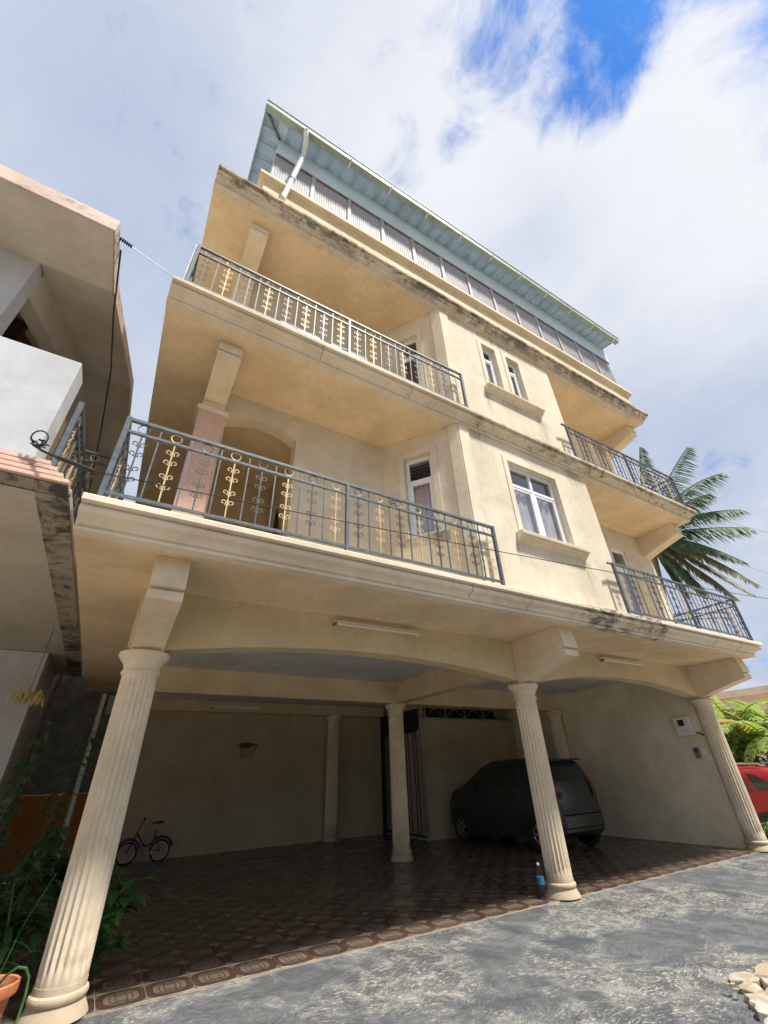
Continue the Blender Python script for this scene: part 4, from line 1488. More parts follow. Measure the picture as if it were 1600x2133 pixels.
def make_car(name, label, paint, L, Wd, roof, belt, hood, tail, floorz, wheel_s, wheel_r, loc, rz, win, lamp_tail, rails=False):
    """lofted car body; s runs from the rear bumper (0) to the nose (L); y local = s, x across"""
    t = thing(name, label, 'car', loc, rz)
    tops = tail
    NS = 44
    hw_top = Wd / 2

    def top(s):
        return lerp_tab(tops, s)

    def plan(s):
        a = min(s, L - s)
        return Wd / 2 * (1 - 0.20 * max(0, 1 - a / 0.45) ** 2.2)

    def belt_z(s):
        return lerp_tab(belt, s)

    def half(s, z):
        """half width of the body side at height z"""
        w = plan(s)
        zb = min(belt_z(s), top(s))
        if z <= zb:
            q = (z - floorz) / max(zb - floorz, 0.01)
            return w * (0.955 + 0.045 * sin(min(1, max(0, q)) * pi * 0.85)) - 0.02 * (1 - min(1, q * 4)) * (q < 0.25)
        q = (z - zb) / max(roof - zb, 0.01)
        return w * (0.975 - 0.20 * q ** 1.3)
    NR = 11
    vs = []
    for i in range(NS + 1):
        s = L * i / NS
        zt = top(s)
        zb = min(belt_z(s), zt - 0.03)
        fl = floorz + 0.12 * max(0, 1 - min(s, L - s) / 0.3) ** 2
        row = []
        zsr = [fl + (zb - fl) * k / 5 for k in range(6)] + [zb + (zt - 0.05 - zb) * k / 3 for k in range(1, 4)]
        for z in zsr:
            row.append((half(s, z), z))
        hwl = half(s, zt - 0.05)
        row.append((hwl * 0.90, zt - 0.012))
        row.append((hwl * 0.5, zt))
        for xx, z in row:
            vs.append((xx, s, z))
        vs.append((0, s, zt + 0.004))
        for xx, z in reversed(row):
            vs.append((-xx, s, z))
    m = 2 * NR + 1
    body = MB()
    fs = []
    for i in range(NS):
        for k in range(m - 1):
            a = i * m + k
            fs.append((a, a + 1, a + m + 1, a + m))
        fs.append((i * m + m - 1, i * m, (i + 1) * m, (i + 1) * m + m - 1))
    fs.append(tuple(range(m)))
    fs.append(tuple(NS * m + k for k in range(m - 1, -1, -1)))
    body.add(vs, fs)
    bo = body.build('body', paint, t, smooth=45, local=True)

    def side_patch(nm, poly, mtl, off=0.006, sides=(-1, 1), th=0.004):
        for sd in sides:
            b2 = MB()
            # subdivide polygon by fan with centre
            n = len(poly)
            den = []
            for i in range(n):
                p, q = poly[i], poly[(i + 1) % n]
                for k in range(4):
                    den.append((p[0] + (q[0] - p[0]) * k / 4, p[1] + (q[1] - p[1]) * k / 4))
            cxs = sum(p[0] for p in den) / len(den)
            czs = sum(p[1] for p in den) / len(den)
            rings = []
            for f_ in (1.0, 0.6, 0.25):
                rings.append([(cxs + (p[0] - cxs) * f_, czs + (p[1] - czs) * f_) for p in den])
            for rg in rings:
                for s_, z_ in rg:
                    b2.v.append((sd * (half(s_, z_) + off), s_, z_))
            b2.v.append((sd * (half(cxs, czs) + off), cxs, czs))
            nd_ = len(den)
            for r_ in range(2):
                for k in range(nd_):
                    k2 = (k + 1) % nd_
                    b2.f.append((r_ * nd_ + k, r_ * nd_ + k2, (r_ + 1) * nd_ + k2, (r_ + 1) * nd_ + k))
            for k in range(nd_):
                b2.f.append((2 * nd_ + k, 2 * nd_ + (k + 1) % nd_, 3 * nd_))
            b2.build(nm, mtl, t, smooth=True, local=True)
    for poly in win:
        side_patch('window', poly, M['carglass_solid'])
    for ws in wheel_s:
        arch = []
        R = wheel_r
        for k in range(13):
            a = pi * k / 12
            arch.append((ws + (R + 0.07) * cos(a), R + (R + 0.07) * sin(a) * 0.98))
        for k in range(12, -1, -1):
            a = pi * k / 12
            arch.append((ws + R * 0.6 * cos(a), R + R * 0.6 * sin(a) - 0.02))
        side_patch('wheel_arch', [(ws + (R + 0.075) * cos(pi * k / 10), max(floorz + 0.01, R + (R + 0.075) * sin(pi * k / 10))) for k in range(11)], M['rubber'], 0.004)
        for sd in (-1, 1):
            x = sd * (Wd / 2 - 0.09)
            tw = MB()
            prof = [(R * 0.62, -0.09), (R * 0.94, -0.09), (R, -0.06), (R, 0.06), (R * 0.94, 0.09), (R * 0.62, 0.09), (R * 0.60, 0.05)]
            n = 28
            for r_, w_ in prof:
                for k in range(n):
                    a = 2 * pi * k / n
                    tw.v.append((x + sd * (w_ + 0.03), ws + r_ * cos(a), R + r_ * sin(a)))
            for i in range(len(prof) - 1):
                for k in range(n):
                    k2 = (k + 1) % n
                    tw.f.append((i * n + k, i * n + k2, (i + 1) * n + k2, (i + 1) * n + k))
            wo = tw.build('wheel', M['rubber'], t, smooth=40, local=True)
            rm = MB()
            for k in range(6):
                a = 2 * pi * k / 6
                c_, s_ = cos(a), sin(a)
                rm.hexa([(x + sd * 0.095, ws + c_ * 0.04 - s_ * 0.03, R + s_ * 0.04 + c_ * 0.03), (x + sd * 0.095, ws + c_ * 0.04 + s_ * 0.03, R + s_ * 0.04 - c_ * 0.03),
                         (x + sd * 0.095, ws + c_ * R * 0.6 + s_ * 0.022, R + s_ * R * 0.6 - c_ * 0.022), (x + sd * 0.095, ws + c_ * R * 0.6 - s_ * 0.022, R + s_ * R * 0.6 + c_ * 0.022),
                         (x + sd * 0.107, ws + c_ * 0.04 - s_ * 0.03, R + s_ * 0.04 + c_ * 0.03), (x + sd * 0.107, ws + c_ * 0.04 + s_ * 0.03, R + s_ * 0.04 - c_ * 0.03),
                         (x + sd * 0.107, ws + c_ * R * 0.6 + s_ * 0.022, R + s_ * R * 0.6 - c_ * 0.022), (x + sd * 0.107, ws + c_ * R * 0.6 - s_ * 0.022, R + s_ * R * 0.6 + c_ * 0.022)])
            rm.ring((x + sd * 0.095, ws, R), (1, 0, 0), R * 0.60, 0.014, 24, 6)
            rm.build('rim', M['silver'], wo, local=True)
            dk = MB()
            for k in range(n):
                a = 2 * pi * k / n
                dk.v.append((x + sd * 0.075, ws + R * 0.6 * cos(a), R + R * 0.6 * sin(a)))
            dk.f.append(tuple(range(n)))
            dk.build('hub_shadow', M['black'], wo, local=True)
    return t, half, top, side_patch


cg, t_, b_ = new_mat('dark_car_window')
b_.inputs['Base Color'].default_value = (0.02, 0.025, 0.025, 1)
b_.inputs['Roughness'].default_value = 0.06
b_.inputs['Specular IOR Level'].default_value = 0.7
M['carglass_solid'] = cg

# small grey hatchback in the garage, tail towards the street
tail_tab = [(0, 0.62), (0.05, 0.98), (0.12, 1.12), (0.28, 1.46), (0.50, 1.52), (1.2, 1.55), (1.80, 1.53), (2.15, 1.42), (2.58, 1.16), (2.85, 1.06), (3.20, 0.96), (3.40, 0.66), (3.44, 0.5)]
car, half, top, sp_ = make_car('parked_car', 'small grey hatchback parked nose-in beside the right garage wall', M['grey_paint'], 3.44, 1.38, 1.53, [(0, 1.0), (1.0, 1.02), (2.4, 1.0), (3.48, 0.7)], 0.9, tail_tab, 0.20, (0.52, 2.86), 0.275,
                               (8.29, 6.68, 0.003), 0, [[(1.70, 1.05), (2.42, 1.03), (2.28, 1.18), (1.98, 1.38), (1.72, 1.44)], [(0.92, 1.06), (1.58, 1.05), (1.60, 1.44), (0.98, 1.45)], [(0.42, 1.10), (0.80, 1.07), (0.86, 1.42), (0.55, 1.38)]], None)
for sd in (-1, 1):
    lp = MB()
    pts = []
    for z in (0.84, 0.95, 1.06, 1.17):
        s0 = lerp_tab([(0.84, 0.05), (0.95, 0.055), (1.06, 0.10), (1.17, 0.15)], z)
        pts.append((s0, z))
    for s0, z in pts:
        lp.v.append((sd * (half(s0, z) - 0.12), s0 - 0.035, z))
        lp.v.append((sd * (half(s0, z) + 0.022), s0 + 0.0, z))
        lp.v.append((sd * (half(s0 + 0.16, z) + 0.014), s0 + 0.16, z))
    for i in range(3):
        for k in range(2):
            a = i * 3 + k
            lp.f.append((a, a + 1, a + 4, a + 3))
    lp.build('tail_lamp', M['redlens'], car, local=True)
    mr = MB().tube([(sd * (half(2.2, 0.98) + 0.02), 2.20, 1.0), (sd * (half(2.2, 0.98) + 0.12), 2.20, 1.03), (sd * (half(2.2, 0.98) + 0.15), 2.19, 1.03)], [0.03, 0.075, 0.05], 10, flat=0.7)
    mr.build('wing_mirror', M['black'], car, smooth=True, local=True)
    MB().box(sd * (half(1.05, 0.85) + 0.012) - 0.012, sd * (half(1.05, 0.85) + 0.012) + 0.012, 1.02, 1.14, 0.84, 0.865).build('door_handle', M['black'], car, local=True)
    MB().box(sd * (half(1.85, 0.85) + 0.012) - 0.012, sd * (half(1.85, 0.85) + 0.012) + 0.012, 1.74, 1.86, 0.83, 0.855).build('door_handle', M['black'], car, local=True)
# rear window follows the sloping tail
rw = MB()
for k in range(6):
    s0 = 0.125 + (0.285 - 0.125) * k / 5
    z = top(s0)
    for q in range(7):
        a = -0.82 + 1.64 * q / 6
        hwid = half(s0, z - 0.05)
        rw.v.append((a * hwid, s0 - 0.016, z + 0.012 - 0.03 * abs(a) ** 3))
for k in range(5):
    for q in range(6):
        a = k * 7 + q
        rw.f.append((a, a + 1, a + 8, a + 7))
rw.build('rear_window', M['carglass_solid'], car, smooth=True, local=True)
MB().box(-0.47, 0.47, 0.14, 0.44, 1.47, 1.505).build('roof_spoiler', M['grey_paint'], car, local=True, bevel=0.012)
MB().box(-0.56, 0.56, -0.02, 0.12, 0.36, 0.58).build('rear_bumper', M['grey_paint'], car, local=True, bevel=0.03)
MB().tube([(0.25, 1.55, 1.52), (0.25, 1.48, 1.72)], 0.005, 5).build('aerial', M['black'], car, local=True)

# red sport utility car beyond the right column
suv_tab = [(0, 0.70), (0.06, 1.02), (0.18, 1.18), (0.42, 1.50), (0.70, 1.61), (1.6, 1.66), (2.3, 1.62), (2.7, 1.45), (3.15, 1.12), (3.6, 1.05), (4.25, 0.92), (4.42, 0.7), (4.5, 0.55)]
suv, half2, top2, sp2 = make_car('parked_car', 'shiny red sport utility car seen past the right front column', M['red_paint'], 4.5, 1.86, 1.66, [(0, 1.14), (0.9, 1.12), (2.6, 1.04), (4.5, 0.8)], 1.0, suv_tab, 0.26, (0.92, 3.62), 0.36,
                                 (14.0, 4.72, -0.425), 0, [[(1.70, 1.10), (2.9, 1.07), (2.45, 1.38), (2.25, 1.52), (1.75, 1.55)], [(1.05, 1.16), (1.58, 1.12), (1.62, 1.55), (1.25, 1.54)], [(0.50, 1.22), (0.95, 1.17), (1.12, 1.53), (0.90, 1.47)]], None)
for sd in (-1, 1):
    MB().tube([(sd * 0.66, 0.75, 1.655), (sd * 0.67, 0.85, 1.70), (sd * 0.67, 2.2, 1.72), (sd * 0.66, 2.35, 1.675)], 0.018, 8).build('roof_rail', M['silver'], suv, smooth=True, local=True)
    sp2('side_sill', [(0.5, 0.28), (4.1, 0.28), (4.1, 0.42), (0.5, 0.44)], M['black'], 0.005, (sd,))
    MB().box(sd * (half2(1.2, 0.98) + 0.014) - 0.014, sd * (half2(1.2, 0.98) + 0.014) + 0.014, 1.12, 1.32, 0.965, 0.995).build('door_handle', M['red_paint'], suv, local=True, bevel=0.008)

# ------------------------------------------------------------------ cables
def cable(pts, r, label, cat='cable', name='cable', sag=0.0, m='black'):
    a, b_ = Vector(pts[0]), Vector(pts[-1])
    P = []
    for k in range(25):
        t = k / 24
        if len(pts) == 2:
            q = a.lerp(b_, t)
        else:
            i = min(int(t * (len(pts) - 1)), len(pts) - 2)
            q = Vector(pts[i]).lerp(Vector(pts[i + 1]), t * (len(pts) - 1) - i)
        q.z -= sag * 4 * t * (1 - t)
        P.append(q)
    return tag(MB().tube(P, r, 5).build(name, M[m], None, smooth=True), label, cat)


cable([(-0.56, 3.28, 3.372), (12.5, 1.95, 3.62)], 0.0045, 'long thin service cable crossing in front of the lowest balcony railing', sag=0.10)
ins = MB().tube([(-0.98, 3.36, 3.50), (-0.86, 3.33, 3.46), (-0.80, 3.32, 3.44)], 0.012, 8)
tn = thing('cable_tensioner', 'dark cable tensioner sleeve fixed at the salmon slab corner', 'cable fitting', (-0.8, 3.32, 3.4))
MB().tube([(-0.80, 3.31, 3.432), (-0.56, 3.282, 3.375)], 0.017, 10).build('sleeve', M['black'], tn, smooth=True)
MB().tube([(-1.0, 3.42, 3.56), (-0.92, 3.38, 3.50), (-0.80, 3.31, 3.432)], 0.010, 6).build('strap', M['black'], tn, smooth=True)
lp = [(-0.97 + 0.05 * cos(a) - 0.01, 3.40, 3.625 + 0.065 * sin(a)) for a in [radians(-70 + 20 * k) for k in range(17)]]
MB().tube(lp, 0.006, 5).build('wire_loop', M['black'], tn, smooth=True)
kn = MB()
rr = random.Random(3)
for k in range(4):
    kn.tube([(-0.98 + rr.uniform(-.05, .08), 3.39, 3.57 + rr.uniform(-.04, .04)) for _ in range(5)], 0.006, 5)
kn.build('wire_knot', M['black'], tn, smooth=True)
cable([(-1.135, 3.30, 6.28), (-0.60, 3.52, 6.37)], 0.005, 'thin wire from the neighbouring roof edge to the middle slab corner', sag=0.01)
sp = thing('insulator', 'dark ribbed insulator on the salmon roof edge of the neighbouring house', 'insulator', (-1.13, 3.3, 6.28))
ib = MB()
for k in range(6):
    p = Vector((-1.135, 3.30, 6.28)).lerp(Vector((-1.02, 3.346, 6.296)), k / 6)
    q = Vector((-1.135, 3.30, 6.28)).lerp(Vector((-1.02, 3.346, 6.296)), (k + 0.8) / 6)
    ib.tube([p, p.lerp(q, .5), q], [0.012, 0.026, 0.012], 8)
ib.build('body', M['black'], sp, smooth=True)
cable([(-1.12, 3.42, 6.27), (-1.09, 3.72, 6.05), (-1.11, 3.88, 6.12), (-1.13, 4.15, 6.15), (-1.14, 5.2, 6.2), (-1.16, 6.2, 5.9), (-1.16, 7.2, 5.3)], 0.010, 'black wire hanging loose along the edge of the neighbouring roof')
cable([(20.0, 7.17, 11.22), (30.0, 5.5, 10.96)], 0.012, 'upper power line in the sky right of the palm', sag=0.1, m='galv')
cable([(20.0, 6.5, 8.46), (28.0, 6.02, 8.38)], 0.012, 'lower power line in the sky right of the drooping palm fronds', sag=0.1, m='galv')

# ------------------------------------------------------------------ rubble at the driveway edge
spots = [(4.44, 2.50, 0.11), (4.62, 2.43, 0.12), (4.30, 2.40, 0.09), (4.46, 2.32, 0.10), (4.14, 2.28, 0.10), (4.27, 2.24, 0.08), (4.02, 2.17, 0.10), (4.74, 2.30, 0.13), (4.58, 2.20, 0.10), (4.40, 2.15, 0.09), (4.18, 2.10, 0.10), (3.90, 2.10, 0.08), (4.86, 2.16, 0.13), (4.62, 2.06, 0.11)]
rl_ = ['flat limewashed stone at the tip of the rubble edge', 'limewashed stone on the outer right of the rubble edge', 'limewashed slab behind the tip of the rubble edge',
       'small limewashed stone amid dry leaves', 'broad pale stone along the cement side of the rubble', 'cracked pale stone between larger rubble pieces', 'small pale stone against the dark cement',
       'large pale stone at the far right of the rubble', 'mossy pale stone in the middle of the rubble', 'pale stone beside the mossy one in the rubble', 'pale stone low in the driveway corner',
       'lowest pale stone touching the dark cement', 'wide pale stone farthest from the garage', 'pale stone nearest the street in the rubble']
for k, (x, y, r) in enumerate(spots):
    rr = random.Random(k + 5)
    b = MB()
    n = 11
    jag = [0.70 + 0.5 * rr.random() for _ in range(n)]
    hh = rr.uniform(0.012, 0.04)
    tx, ty = rr.uniform(-.12, .12), rr.uniform(-.12, .12)
    for (f_, z) in ((1.02, -0.04), (1.0, hh * 0.6), (0.90, hh), (0.5, hh + 0.006)):
        for i in range(n):
            a = 2 * pi * i / n
            q = r * f_ * jag[i]
            b.v.append((x + q * cos(a) * 1.15, y + q * sin(a) * 0.8, z + tx * q * cos(a) + ty * q * sin(a) + rr.uniform(-.004, .004)))
    for j in range(3):
        for i in range(n):
            i2 = (i + 1) % n
            b.f.append((j * n + i, j * n + i2, (j + 1) * n + i2, (j + 1) * n + i))
    b.f.append(tuple(3 * n + i for i in range(n)))
    b.f.append(tuple(range(n - 1, -1, -1)))
    tag(b.build('rubble_stone', M['lime'], None, smooth=30), rl_[k], 'stone', 'limewashed rubble at the driveway edge')
lt = MB()
for k in range(40):
    x, y = random.uniform(4.0, 5.0), random.uniform(1.9, 2.5)
    a = random.uniform(0, 6.28)
    l_, w_ = random.uniform(.02, .05), random.uniform(.006, .016)
    u = Vector((cos(a), sin(a), random.uniform(-.1, .2)))
    v_ = Vector((-sin(a), cos(a), random.uniform(-.3, .3)))
    c = Vector((x, y, 0.05 + random.random() * 0.03))
    c.z -= 0.03
    lt.add([c - u * l_, c - v_ * w_, c + u * l_, c + v_ * w_], [(0, 1, 2, 3)])
tag(lt.build('leaf_litter', M['leaf_straw']), 'dry straw coloured leaves scattered over the rubble', None, None, 'stuff')

# ------------------------------------------------------------------ plants


def leaf_blade(b, base, d, length, width, droop, up=Vector((0, 0, 1)), seg=5, fold=0.25):
    """one bent leaf: two rows of quads along a drooping midrib"""
    d = Vector(d).normalized()
    side = d.cross(up)
    side = side.normalized() if side.length > 1e-3 else Vector((1, 0, 0))
    p = Vector(base)
    i0 = len(b.v)
    for k in range(seg + 1):
        t = k / seg
        w = width * (sin(pi * min(1, 0.08 + t * 0.92)) ** 0.75) * (1 - 0.15 * t)
        nrm = side.cross(d).normalized()
        b.v += [tuple(p - side * w + nrm * w * fold), tuple(p), tuple(p + side * w + nrm * w * fold)]
        d = (d + Vector((0, 0, -droop / seg))).normalized()
        p = p + d * (length / seg)
    for k in range(seg):
        a = i0 + 3 * k
        b.f += [(a, a + 1, a + 4, a + 3), (a + 1, a + 2, a + 5, a + 4)]


def stalk_plant(x, y, h, label, seed, m='leaf_dark', lean=(0.1, 0), n=60, ll=0.28, lw=0.022, name='stalk_plant', z0=0.0):
    r = random.Random(seed)
    t = thing(name, label, 'plant', (x, y, z0), 0, None)
    P = [(lean[0] * (k / 6) ** 1.6, lean[1] * (k / 6) ** 1.6, h * k / 6) for k in range(7)]
    MB().tube(P, [0.014 - 0.0015 * k for k in range(7)], 6).build('stem', M['leaf_dark'], t, smooth=True, local=True)
    f = MB()
    for k in range(n):
        q = 0.12 + 0.88 * k / n
        i = min(int(q * 6), 5)
        p = Vector(P[i]).lerp(Vector(P[i + 1]), q * 6 - i)
        a = k * 2.4 + r.uniform(-.3, .3)
        leaf_blade(f, p, (cos(a), sin(a), 0.5 + r.uniform(-.2, .3)), ll * r.uniform(.7, 1.2), lw * r.uniform(.8, 1.3), r.uniform(.9, 1.8))
    f.build('foliage', M[m], t, smooth=True, local=True)
    return t


stalk_plant(-0.80, 6.6, 2.0, 'tall thin leaved stalk plant nearest the left picture edge', 1, lean=(0.22, 0.1), n=70)
stalk_plant(-0.42, 6.9, 1.95, 'tall thin leaved stalk plant right of its twin before the orange wall', 2, lean=(0.30, 0.1), n=70)
stalk_plant(-0.95, 7.6, 1.5, 'shorter leafy stalk plant behind the two tall stalks', 3, m='leaf_mid', lean=(0.2, 0), n=60, ll=0.2)
stalk_plant(-0.25, 7.8, 1.3, 'slim stalk plant growing close to the left front column', 4, lean=(-0.1, 0), n=50)


def bushy(x, y, n, ll, lw, h, label, seed, m, name='leafy_shrub', spread=0.25, z0=0.0, parts=False):
    r = random.Random(seed)
    t = thing(name, label, 'shrub', (x, y, z0), 0, None)
    s = MB()
    leaves = MB()
    for k in range(max(5, n // 9)):
        a = r.uniform(0, 6.28)
        tip = Vector((spread * cos(a) * r.uniform(.3, 1), spread * sin(a) * r.uniform(.3, 1), h * r.uniform(.5, 1)))
        s.tube([(0, 0, 0), tuple(tip * 0.5 + Vector((0, 0, h * .12))), tuple(tip)], [0.012, 0.009, 0.005], 5)
        for j in range(9):
            q = 0.35 + 0.65 * j / 8
            p = tip * q + Vector((0, 0, h * .24 * (1 - q)))
            b2 = r.uniform(0, 6.28)
            d = (cos(b2), sin(b2), r.uniform(-.1, .7))
            if parts:
                lf = MB()
                leaf_blade(lf, p, d, ll * r.uniform(.7, 1.2), lw * r.uniform(.8, 1.2), r.uniform(.5, 1.4))
                lf.build('leaf', M[m], t, smooth=True, local=True)
            else:
                leaf_blade(leaves, p, d, ll * r.uniform(.7, 1.2), lw * r.uniform(.8, 1.2), r.uniform(.5, 1.4))
    s.build('stem', M['leaf_mid'], t, smooth=True, local=True)
    if not parts:
        leaves.build('foliage', M[m], t, smooth=True, local=True)
    return t


bushy(0.42, 6.35, 36, 0.22, 0.065, 0.62, 'broad leaved green shrub peeping out right of the left front column', 11, 'leaf_mid', spread=0.35, parts=True)
bushy(0.40, 5.75, 30, 0.13, 0.04, 0.36, 'low bright green plant at floor level right of the left front column', 12, 'leaf_mid', spread=0.22, parts=True)
bushy(-0.28, 5.75, 90, 0.32, 0.03, 0.75, 'dense dark strappy shrub left of the left front column', 13, 'leaf_dark', spread=0.34)
bushy(-0.55, 6.1, 90, 0.30, 0.035, 0.85, 'dark leafy shrub at the left picture edge below the stalks', 14, 'leaf_dark', spread=0.4)
bushy(-0.05, 7.1, 45, 0.26, 0.085, 1.05, 'large dark leaved shrub before the orange wall', 15, 'leaf_dark', spread=0.4, parts=True)
bushy(-0.95, 7.0, 90, 0.24, 0.04, 1.0, 'bushy dark green growth deep under the neighbouring slab', 16, 'leaf_dark', spread=0.45)
bushy(-0.35, 5.35, 60, 0.22, 0.02, 0.42, 'low grassy plant behind the terracotta pot', 17, 'leaf_mid', spread=0.3)
# hanging pale dried plant under the slab
t = thing('hanging_plant', 'pale dried hanging plant under the edge of the neighbouring slab', 'plant', (-0.98, 7.4, 2.4))
f = MB()
r = random.Random(21)
for k in range(70):
    a = r.uniform(0, 6.28)
    leaf_blade(f, (r.uniform(-.16, .16), r.uniform(-.1, .1), r.uniform(-.03, .05)), (cos(a), sin(a), .1), 0.16, 0.014, 3.2)
f.build('foliage', M['leaf_straw'], t, local=True)
MB().tube([(0, 0, 0.03), (0, 0, 0.86)], 0.004, 4).build('cord', M['black'], t, local=True)

# terracotta pot with a bent green shoot
PT = thing('flower_pot', 'terracotta flower pot at the lower left corner beside the column', 'flower pot', (-0.245, 4.62, -0.012))
MB().lathe([(0.085, 0), (0.088, 0.005), (0.125, 0.25), (0.15, 0.255), (0.155, 0.27), (0.155, 0.31), (0.147, 0.317), (0.135, 0.312), (0.128, 0.27), (0.0, 0.268)], 0, 0, 36).build('pot', M['terracotta'], PT, smooth=30, local=True)
MB().lathe([(0.125, 0.262), (0.127, 0.278), (0.05, 0.288), (0.0, 0.285)], 0, 0, 24).build('potting_soil', M['soil'], PT, smooth=True, local=True)
MB().tube([(0.02, 0.0, 0.28), (0.07, -0.02, 0.345), (0.12, -0.03, 0.375), (0.165, -0.035, 0.365), (0.195, -0.03, 0.32), (0.205, -0.03, 0.24), (0.20, -0.03, 0.14), (0.18, -0.03, 0.03)], 0.008, 8).build('shoot', M['leaf_mid'], PT, smooth=True, local=True)
MB().tube([(0.01, 0.02, 0.28), (0.04, 0.05, 0.40), (0.06, 0.06, 0.50)], 0.003, 5).build('twig', M['leaf_dark'], PT, local=True)

# ------------------------------------------------------------------ coconut palm
PM = thing('coconut_palm', 'tall coconut palm with windblown fronds rising behind the right balconies', 'palm tree', (18.6, 9.3, -0.43))
crown = Vector((-0.6, -1.35, 9.95))
MB().tube([(0, 0, 0), (0.05, -0.1, 2), (0.0, -0.4, 4.5), (-0.25, -0.8, 7.2), tuple(crown)], [0.24, 0.18, 0.16, 0.15, 0.17], 14).build('trunk', M['bark'], PM, smooth=True, local=True)


def frond(target, length, m, seed, lift=0.6, dens=74, leafl=0.95, wind=(-0.12, -0.45, -0.75)):
    """feather frond from the crown towards a point in the plant's frame"""
    r = random.Random(seed)
    T = Vector(target) - crown
    L_ = T.length
    mid = crown + T * 0.5 + Vector((0, 0, lift * L_ * 0.32))
    b = MB()
    P = []
    for k in range(13):
        t = k / 12
        p = crown * (1 - t) ** 2 + mid * 2 * t * (1 - t) + (crown + T) * t * t
        P.append(p)
    b.tube(P, [0.035 * (1 - 0.85 * k / 12) + 0.004 for k in range(13)], 5)
    for k in range(dens):
        t = 0.14 + 0.86 * k / dens
        i = min(int(t * 12), 11)
        p = P[i].lerp(P[i + 1], t * 12 - i)
        d = (P[i + 1] - P[i]).normalized()
        sd = d.cross(Vector((0, 0, 1)))
        sd = sd.normalized() if sd.length > 1e-3 else Vector((0, 1, 0))
        for s in (-1, 1):
            ll = leafl * (sin(pi * min(1, 0.18 + 0.78 * t)) ** 0.6) * r.uniform(.8, 1.15)
            v = (sd * s * 0.75 + d * 0.55 + Vector(wind) * r.uniform(.5, 1.1)).normalized()
            leaf_blade(b, p, v, ll, 0.030, r.uniform(.5, 1.1), seg=3, fold=0.1)
    b.build('frond', M[m], PM, smooth=False, local=True)


FR = [((-0.6, -4.19, 12.9), 'leaf_palm', 0.5), ((-0.4, -2.46, 14.3), 'leaf_palm', 0.4), ((-1.0, -4.88, 10.95), 'leaf_palm', 0.9), ((0.0, -3.94, 10.9), 'leaf_palm', 0.75),
      ((-1.4, -4.94, 9.17), 'leaf_palm', 0.6), ((-0.4, -4.63, 8.86), 'leaf_palm', 0.35), ((-1.6, -4.37, 6.58), 'leaf_palm_old', 0.5), ((-0.2, -3.68, 6.77), 'leaf_palm_old', 0.35),
      ((-1.2, -3.53, 6.44), 'leaf_palm_old', 0.28), ((-1.0, -2.62, 6.92), 'leaf_palm', 0.2), ((-0.6, -1.79, 7.3), 'leaf_palm', 0.2), ((0.9, 1.43, 8.5), 'leaf_palm_old', 0.3),
      ((1.4, 2.35, 11.98), 'leaf_palm', 0.6), ((1.6, 1.2, 13.6), 'leaf_palm', 0.6), ((0.9, -2.6, 9.3), 'leaf_palm', 0.5), ((-0.1, 0.14, 7.6), 'leaf_palm_old', 0.25), ((-1.3, -4.2, 7.57), 'leaf_palm', 0.55)]
for k, (tg, m, lf) in enumerate(FR):
    frond(tg, 3.5, m, 40 + k, lf, leafl=1.0 if 'old' not in m else 0.8)
nuts = [(0.12, -0.2, -0.25), (-0.1, -0.22, -0.3), (0.25, 0, -0.3), (-0.25, -0.05, -0.28), (0.02, -0.28, -0.42)]
for q in nuts:
    c = crown + Vector(q)
    MB().tube([c + Vector((0, 0, .14)), c + Vector((0, 0, .09)), c, c - Vector((0, 0, .09)), c - Vector((0, 0, .14))], [0.03, 0.10, 0.125, 0.09, 0.02], 10).build('coconut', M['leaf_banana'], PM, smooth=True, local=True)

# ------------------------------------------------------------------ banana plants


def banana(x, y, h, seed, label, leaves):
    r = random.Random(seed)
    t = thing('banana_plant', label, 'banana plant', (x, y, -0.43), 0, 'banana plants beyond the red car')
    MB().tube([(0, 0, 0), (0.02, 0, h * .3), (0.03, 0.02, h * .55)], [0.13, 0.11, 0.07], 10).build('stem', M['leaf_banana'], t, smooth=True, local=True)
    top = Vector((0.03, 0.02, h * .52))
    for k, (a, el, ll, dr, m) in enumerate(leaves):
        d = Vector((cos(a) * cos(el), sin(a) * cos(el), sin(el)))
        p = top.copy()
        side = d.cross(Vector((0, 0, 1))).normalized()
        rows = []
        seg = 20
        dd = d.copy()
        mid = []
        for i in range(seg + 1):
            tt = i / seg
            mid.append(p.copy())
            w = 0.0 if tt < 0.16 else 0.27 * (sin(pi * (tt - 0.16) / 0.84 * 0.93 + 0.12)) ** 0.6
            rows.append((p.copy(), side, dd.copy(), w))
            dd = (dd + Vector((0, 0, -dr / seg))).normalized()
            p = p + dd * (ll / seg)
        st = MB().tube(mid, [0.030 * (1 - .8 * i / seg) + 0.003 for i in range(seg + 1)], 6)
        lo = st.build('leaf', M['leaf_straw'] if m == 'leaf_dry' else M['leaf_banana'], t, smooth=True, local=True)
        bl_ = MB()
        for s in (-1, 1):
            for i in range(2, seg):
                p0, sd0, d0, w0 = rows[i]
                p1, sd1, d1, w1 = rows[i + 1]
                tear = r.random() < 0.6
                g = r.uniform(0.12, 0.45) if tear else 0.0
                q1 = p1.lerp(p0, g)
                n0 = sd0.cross(d0).normalized()
                dz = -0.22 * r.uniform(0.5, 1.3)
                a0, a1 = p0 + sd0 * s * w0 * .55 + n0 * w0 * 0.06, q1 + sd1 * s * w1 * .55 + n0 * w1 * 0.06
                e0, e1 = p0 + sd0 * s * w0 + Vector((0, 0, dz * w0)) + d0 * .05, q1 + sd1 * s * w1 + Vector((0, 0, dz * w1)) + d1 * .05
                bl_.add([p0, a0, e0, q1, a1, e1], [(0, 1, 4, 3), (1, 2, 5, 4)])
        bl_.build('blade', M[m], lo, smooth=True, local=True)
    return t


r = random.Random(77)


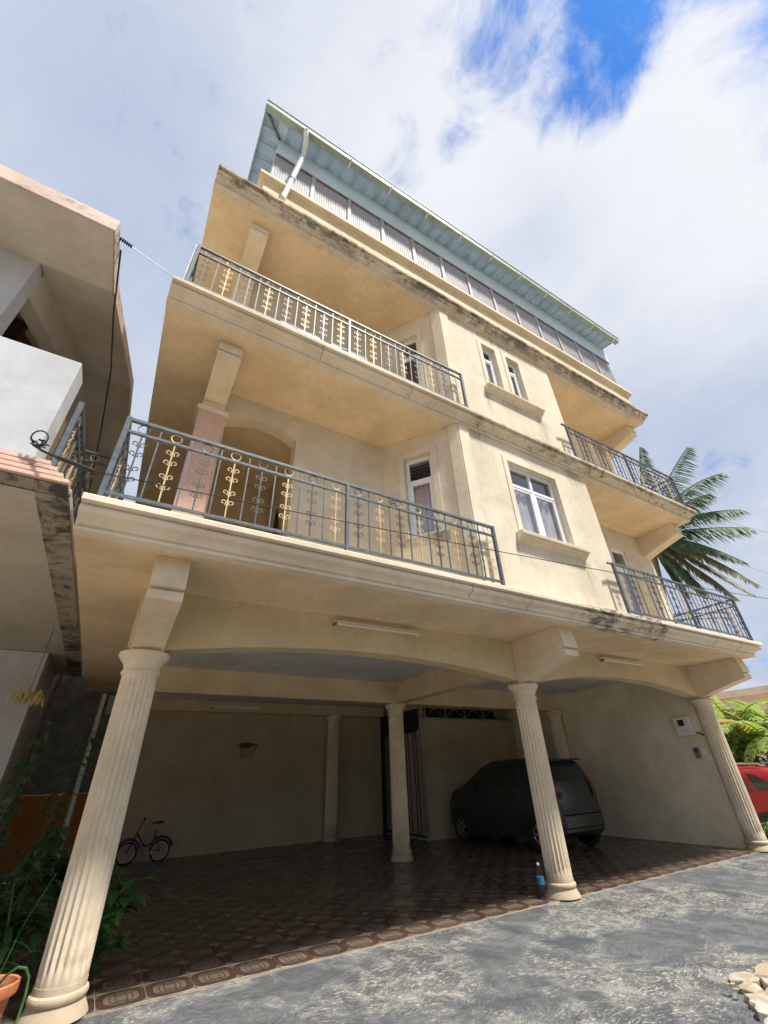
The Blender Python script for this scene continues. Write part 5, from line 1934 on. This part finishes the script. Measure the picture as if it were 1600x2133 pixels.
def rl2(n, seed, dry=0):
    r = random.Random(seed)
    out_ = []
    for k in range(n):
        out_.append((k * 2 * pi / n + r.uniform(-.3, .3) + seed, r.uniform(.5, 1.25), r.uniform(1.6, 2.4), r.uniform(1.0, 2.6), 'leaf_dry' if k < dry else 'leaf_banana'))
    return out_


banana(16.0, 6.65, 3.9, 1, 'banana plant nearest the right front column', rl2(12, 1, 1))
banana(15.9, 5.95, 3.5, 2, 'banana plant behind the roof of the red car', rl2(12, 2, 2))
banana(17.4, 6.75, 4.6, 3, 'tallest banana plant against the sky', rl2(12, 3, 1))
banana(16.2, 5.4, 3.7, 4, 'banana plant with dry brown leaves at the right picture edge', rl2(12, 4, 4))
banana(17.6, 7.55, 4.4, 5, 'banana plant farthest back near the distant house', rl2(11, 5, 0))
bushy(12.15, 5.55, 70, 0.16, 0.045, 0.75, 'pale green shrub growing by the wheel of the red car', 31, 'leaf_mid', spread=0.35, z0=-0.40)
bushy(11.9, 6.1, 50, 0.14, 0.04, 1.05, 'thin green shrub rising before the red car door', 32, 'leaf_banana', spread=0.25, z0=-0.36)
banana(16.1, 7.1, 3.8, 6, 'banana plant half hidden behind the right front column', rl2(12, 6, 2))
banana(17.0, 6.15, 4.0, 7, 'slender banana plant between the tallest one and the picture edge', rl2(12, 7, 3))
hd = MB()
r = random.Random(9)
for k in range(3600):
    x, y = r.uniform(15.4, 18.5), r.uniform(4.6, 9.0)
    z = -0.4 + r.random() ** 0.8 * (2.5 + 0.4 * sin(y * 2.1))
    a = r.uniform(0, 6.28)
    leaf_blade(hd, (x, y, z), (cos(a), sin(a), r.uniform(-.3, .8)), r.uniform(.15, .35), r.uniform(.03, .06), 0.8, seg=2)
tag(hd.build('undergrowth', M['leaf_mid']), 'tangled green undergrowth beneath the banana plants', None, None, 'stuff')

# ------------------------------------------------------------------ distant house on the right
DH = thing('distant_house', 'small beige house with white louvred window beyond the banana plants', 'house', (29.0, 12.5, -0.43))
MB().box(26.0, 33.0, 7.0, 17.0, -0.43, 3.95).build('wall', M['trim'], DH)
MB().box(25.7, 33.3, 6.7, 17.3, 3.95, 4.25).build('roof_slab', M['strip'], DH)
MB().box(25.85, 33.1, 6.85, 17.1, 3.80, 3.948).build('cornice', M['pink'], DH)
wf = MB().box(25.93, 25.998, 10.9, 12.3, 2.3, 3.6).build('window', M['upvc'], DH)
for i in range(7):
    MB().box(25.90, 25.928, 11.0, 12.2, 2.42 + i * 0.16, 2.52 + i * 0.16).build('louvre', M['plastic_grey'] if i % 2 else M['upvc'], wf)
MB().box(25.95, 25.998, 8.2, 9.3, 2.3, 3.6).build('window', M['upvc'], DH)
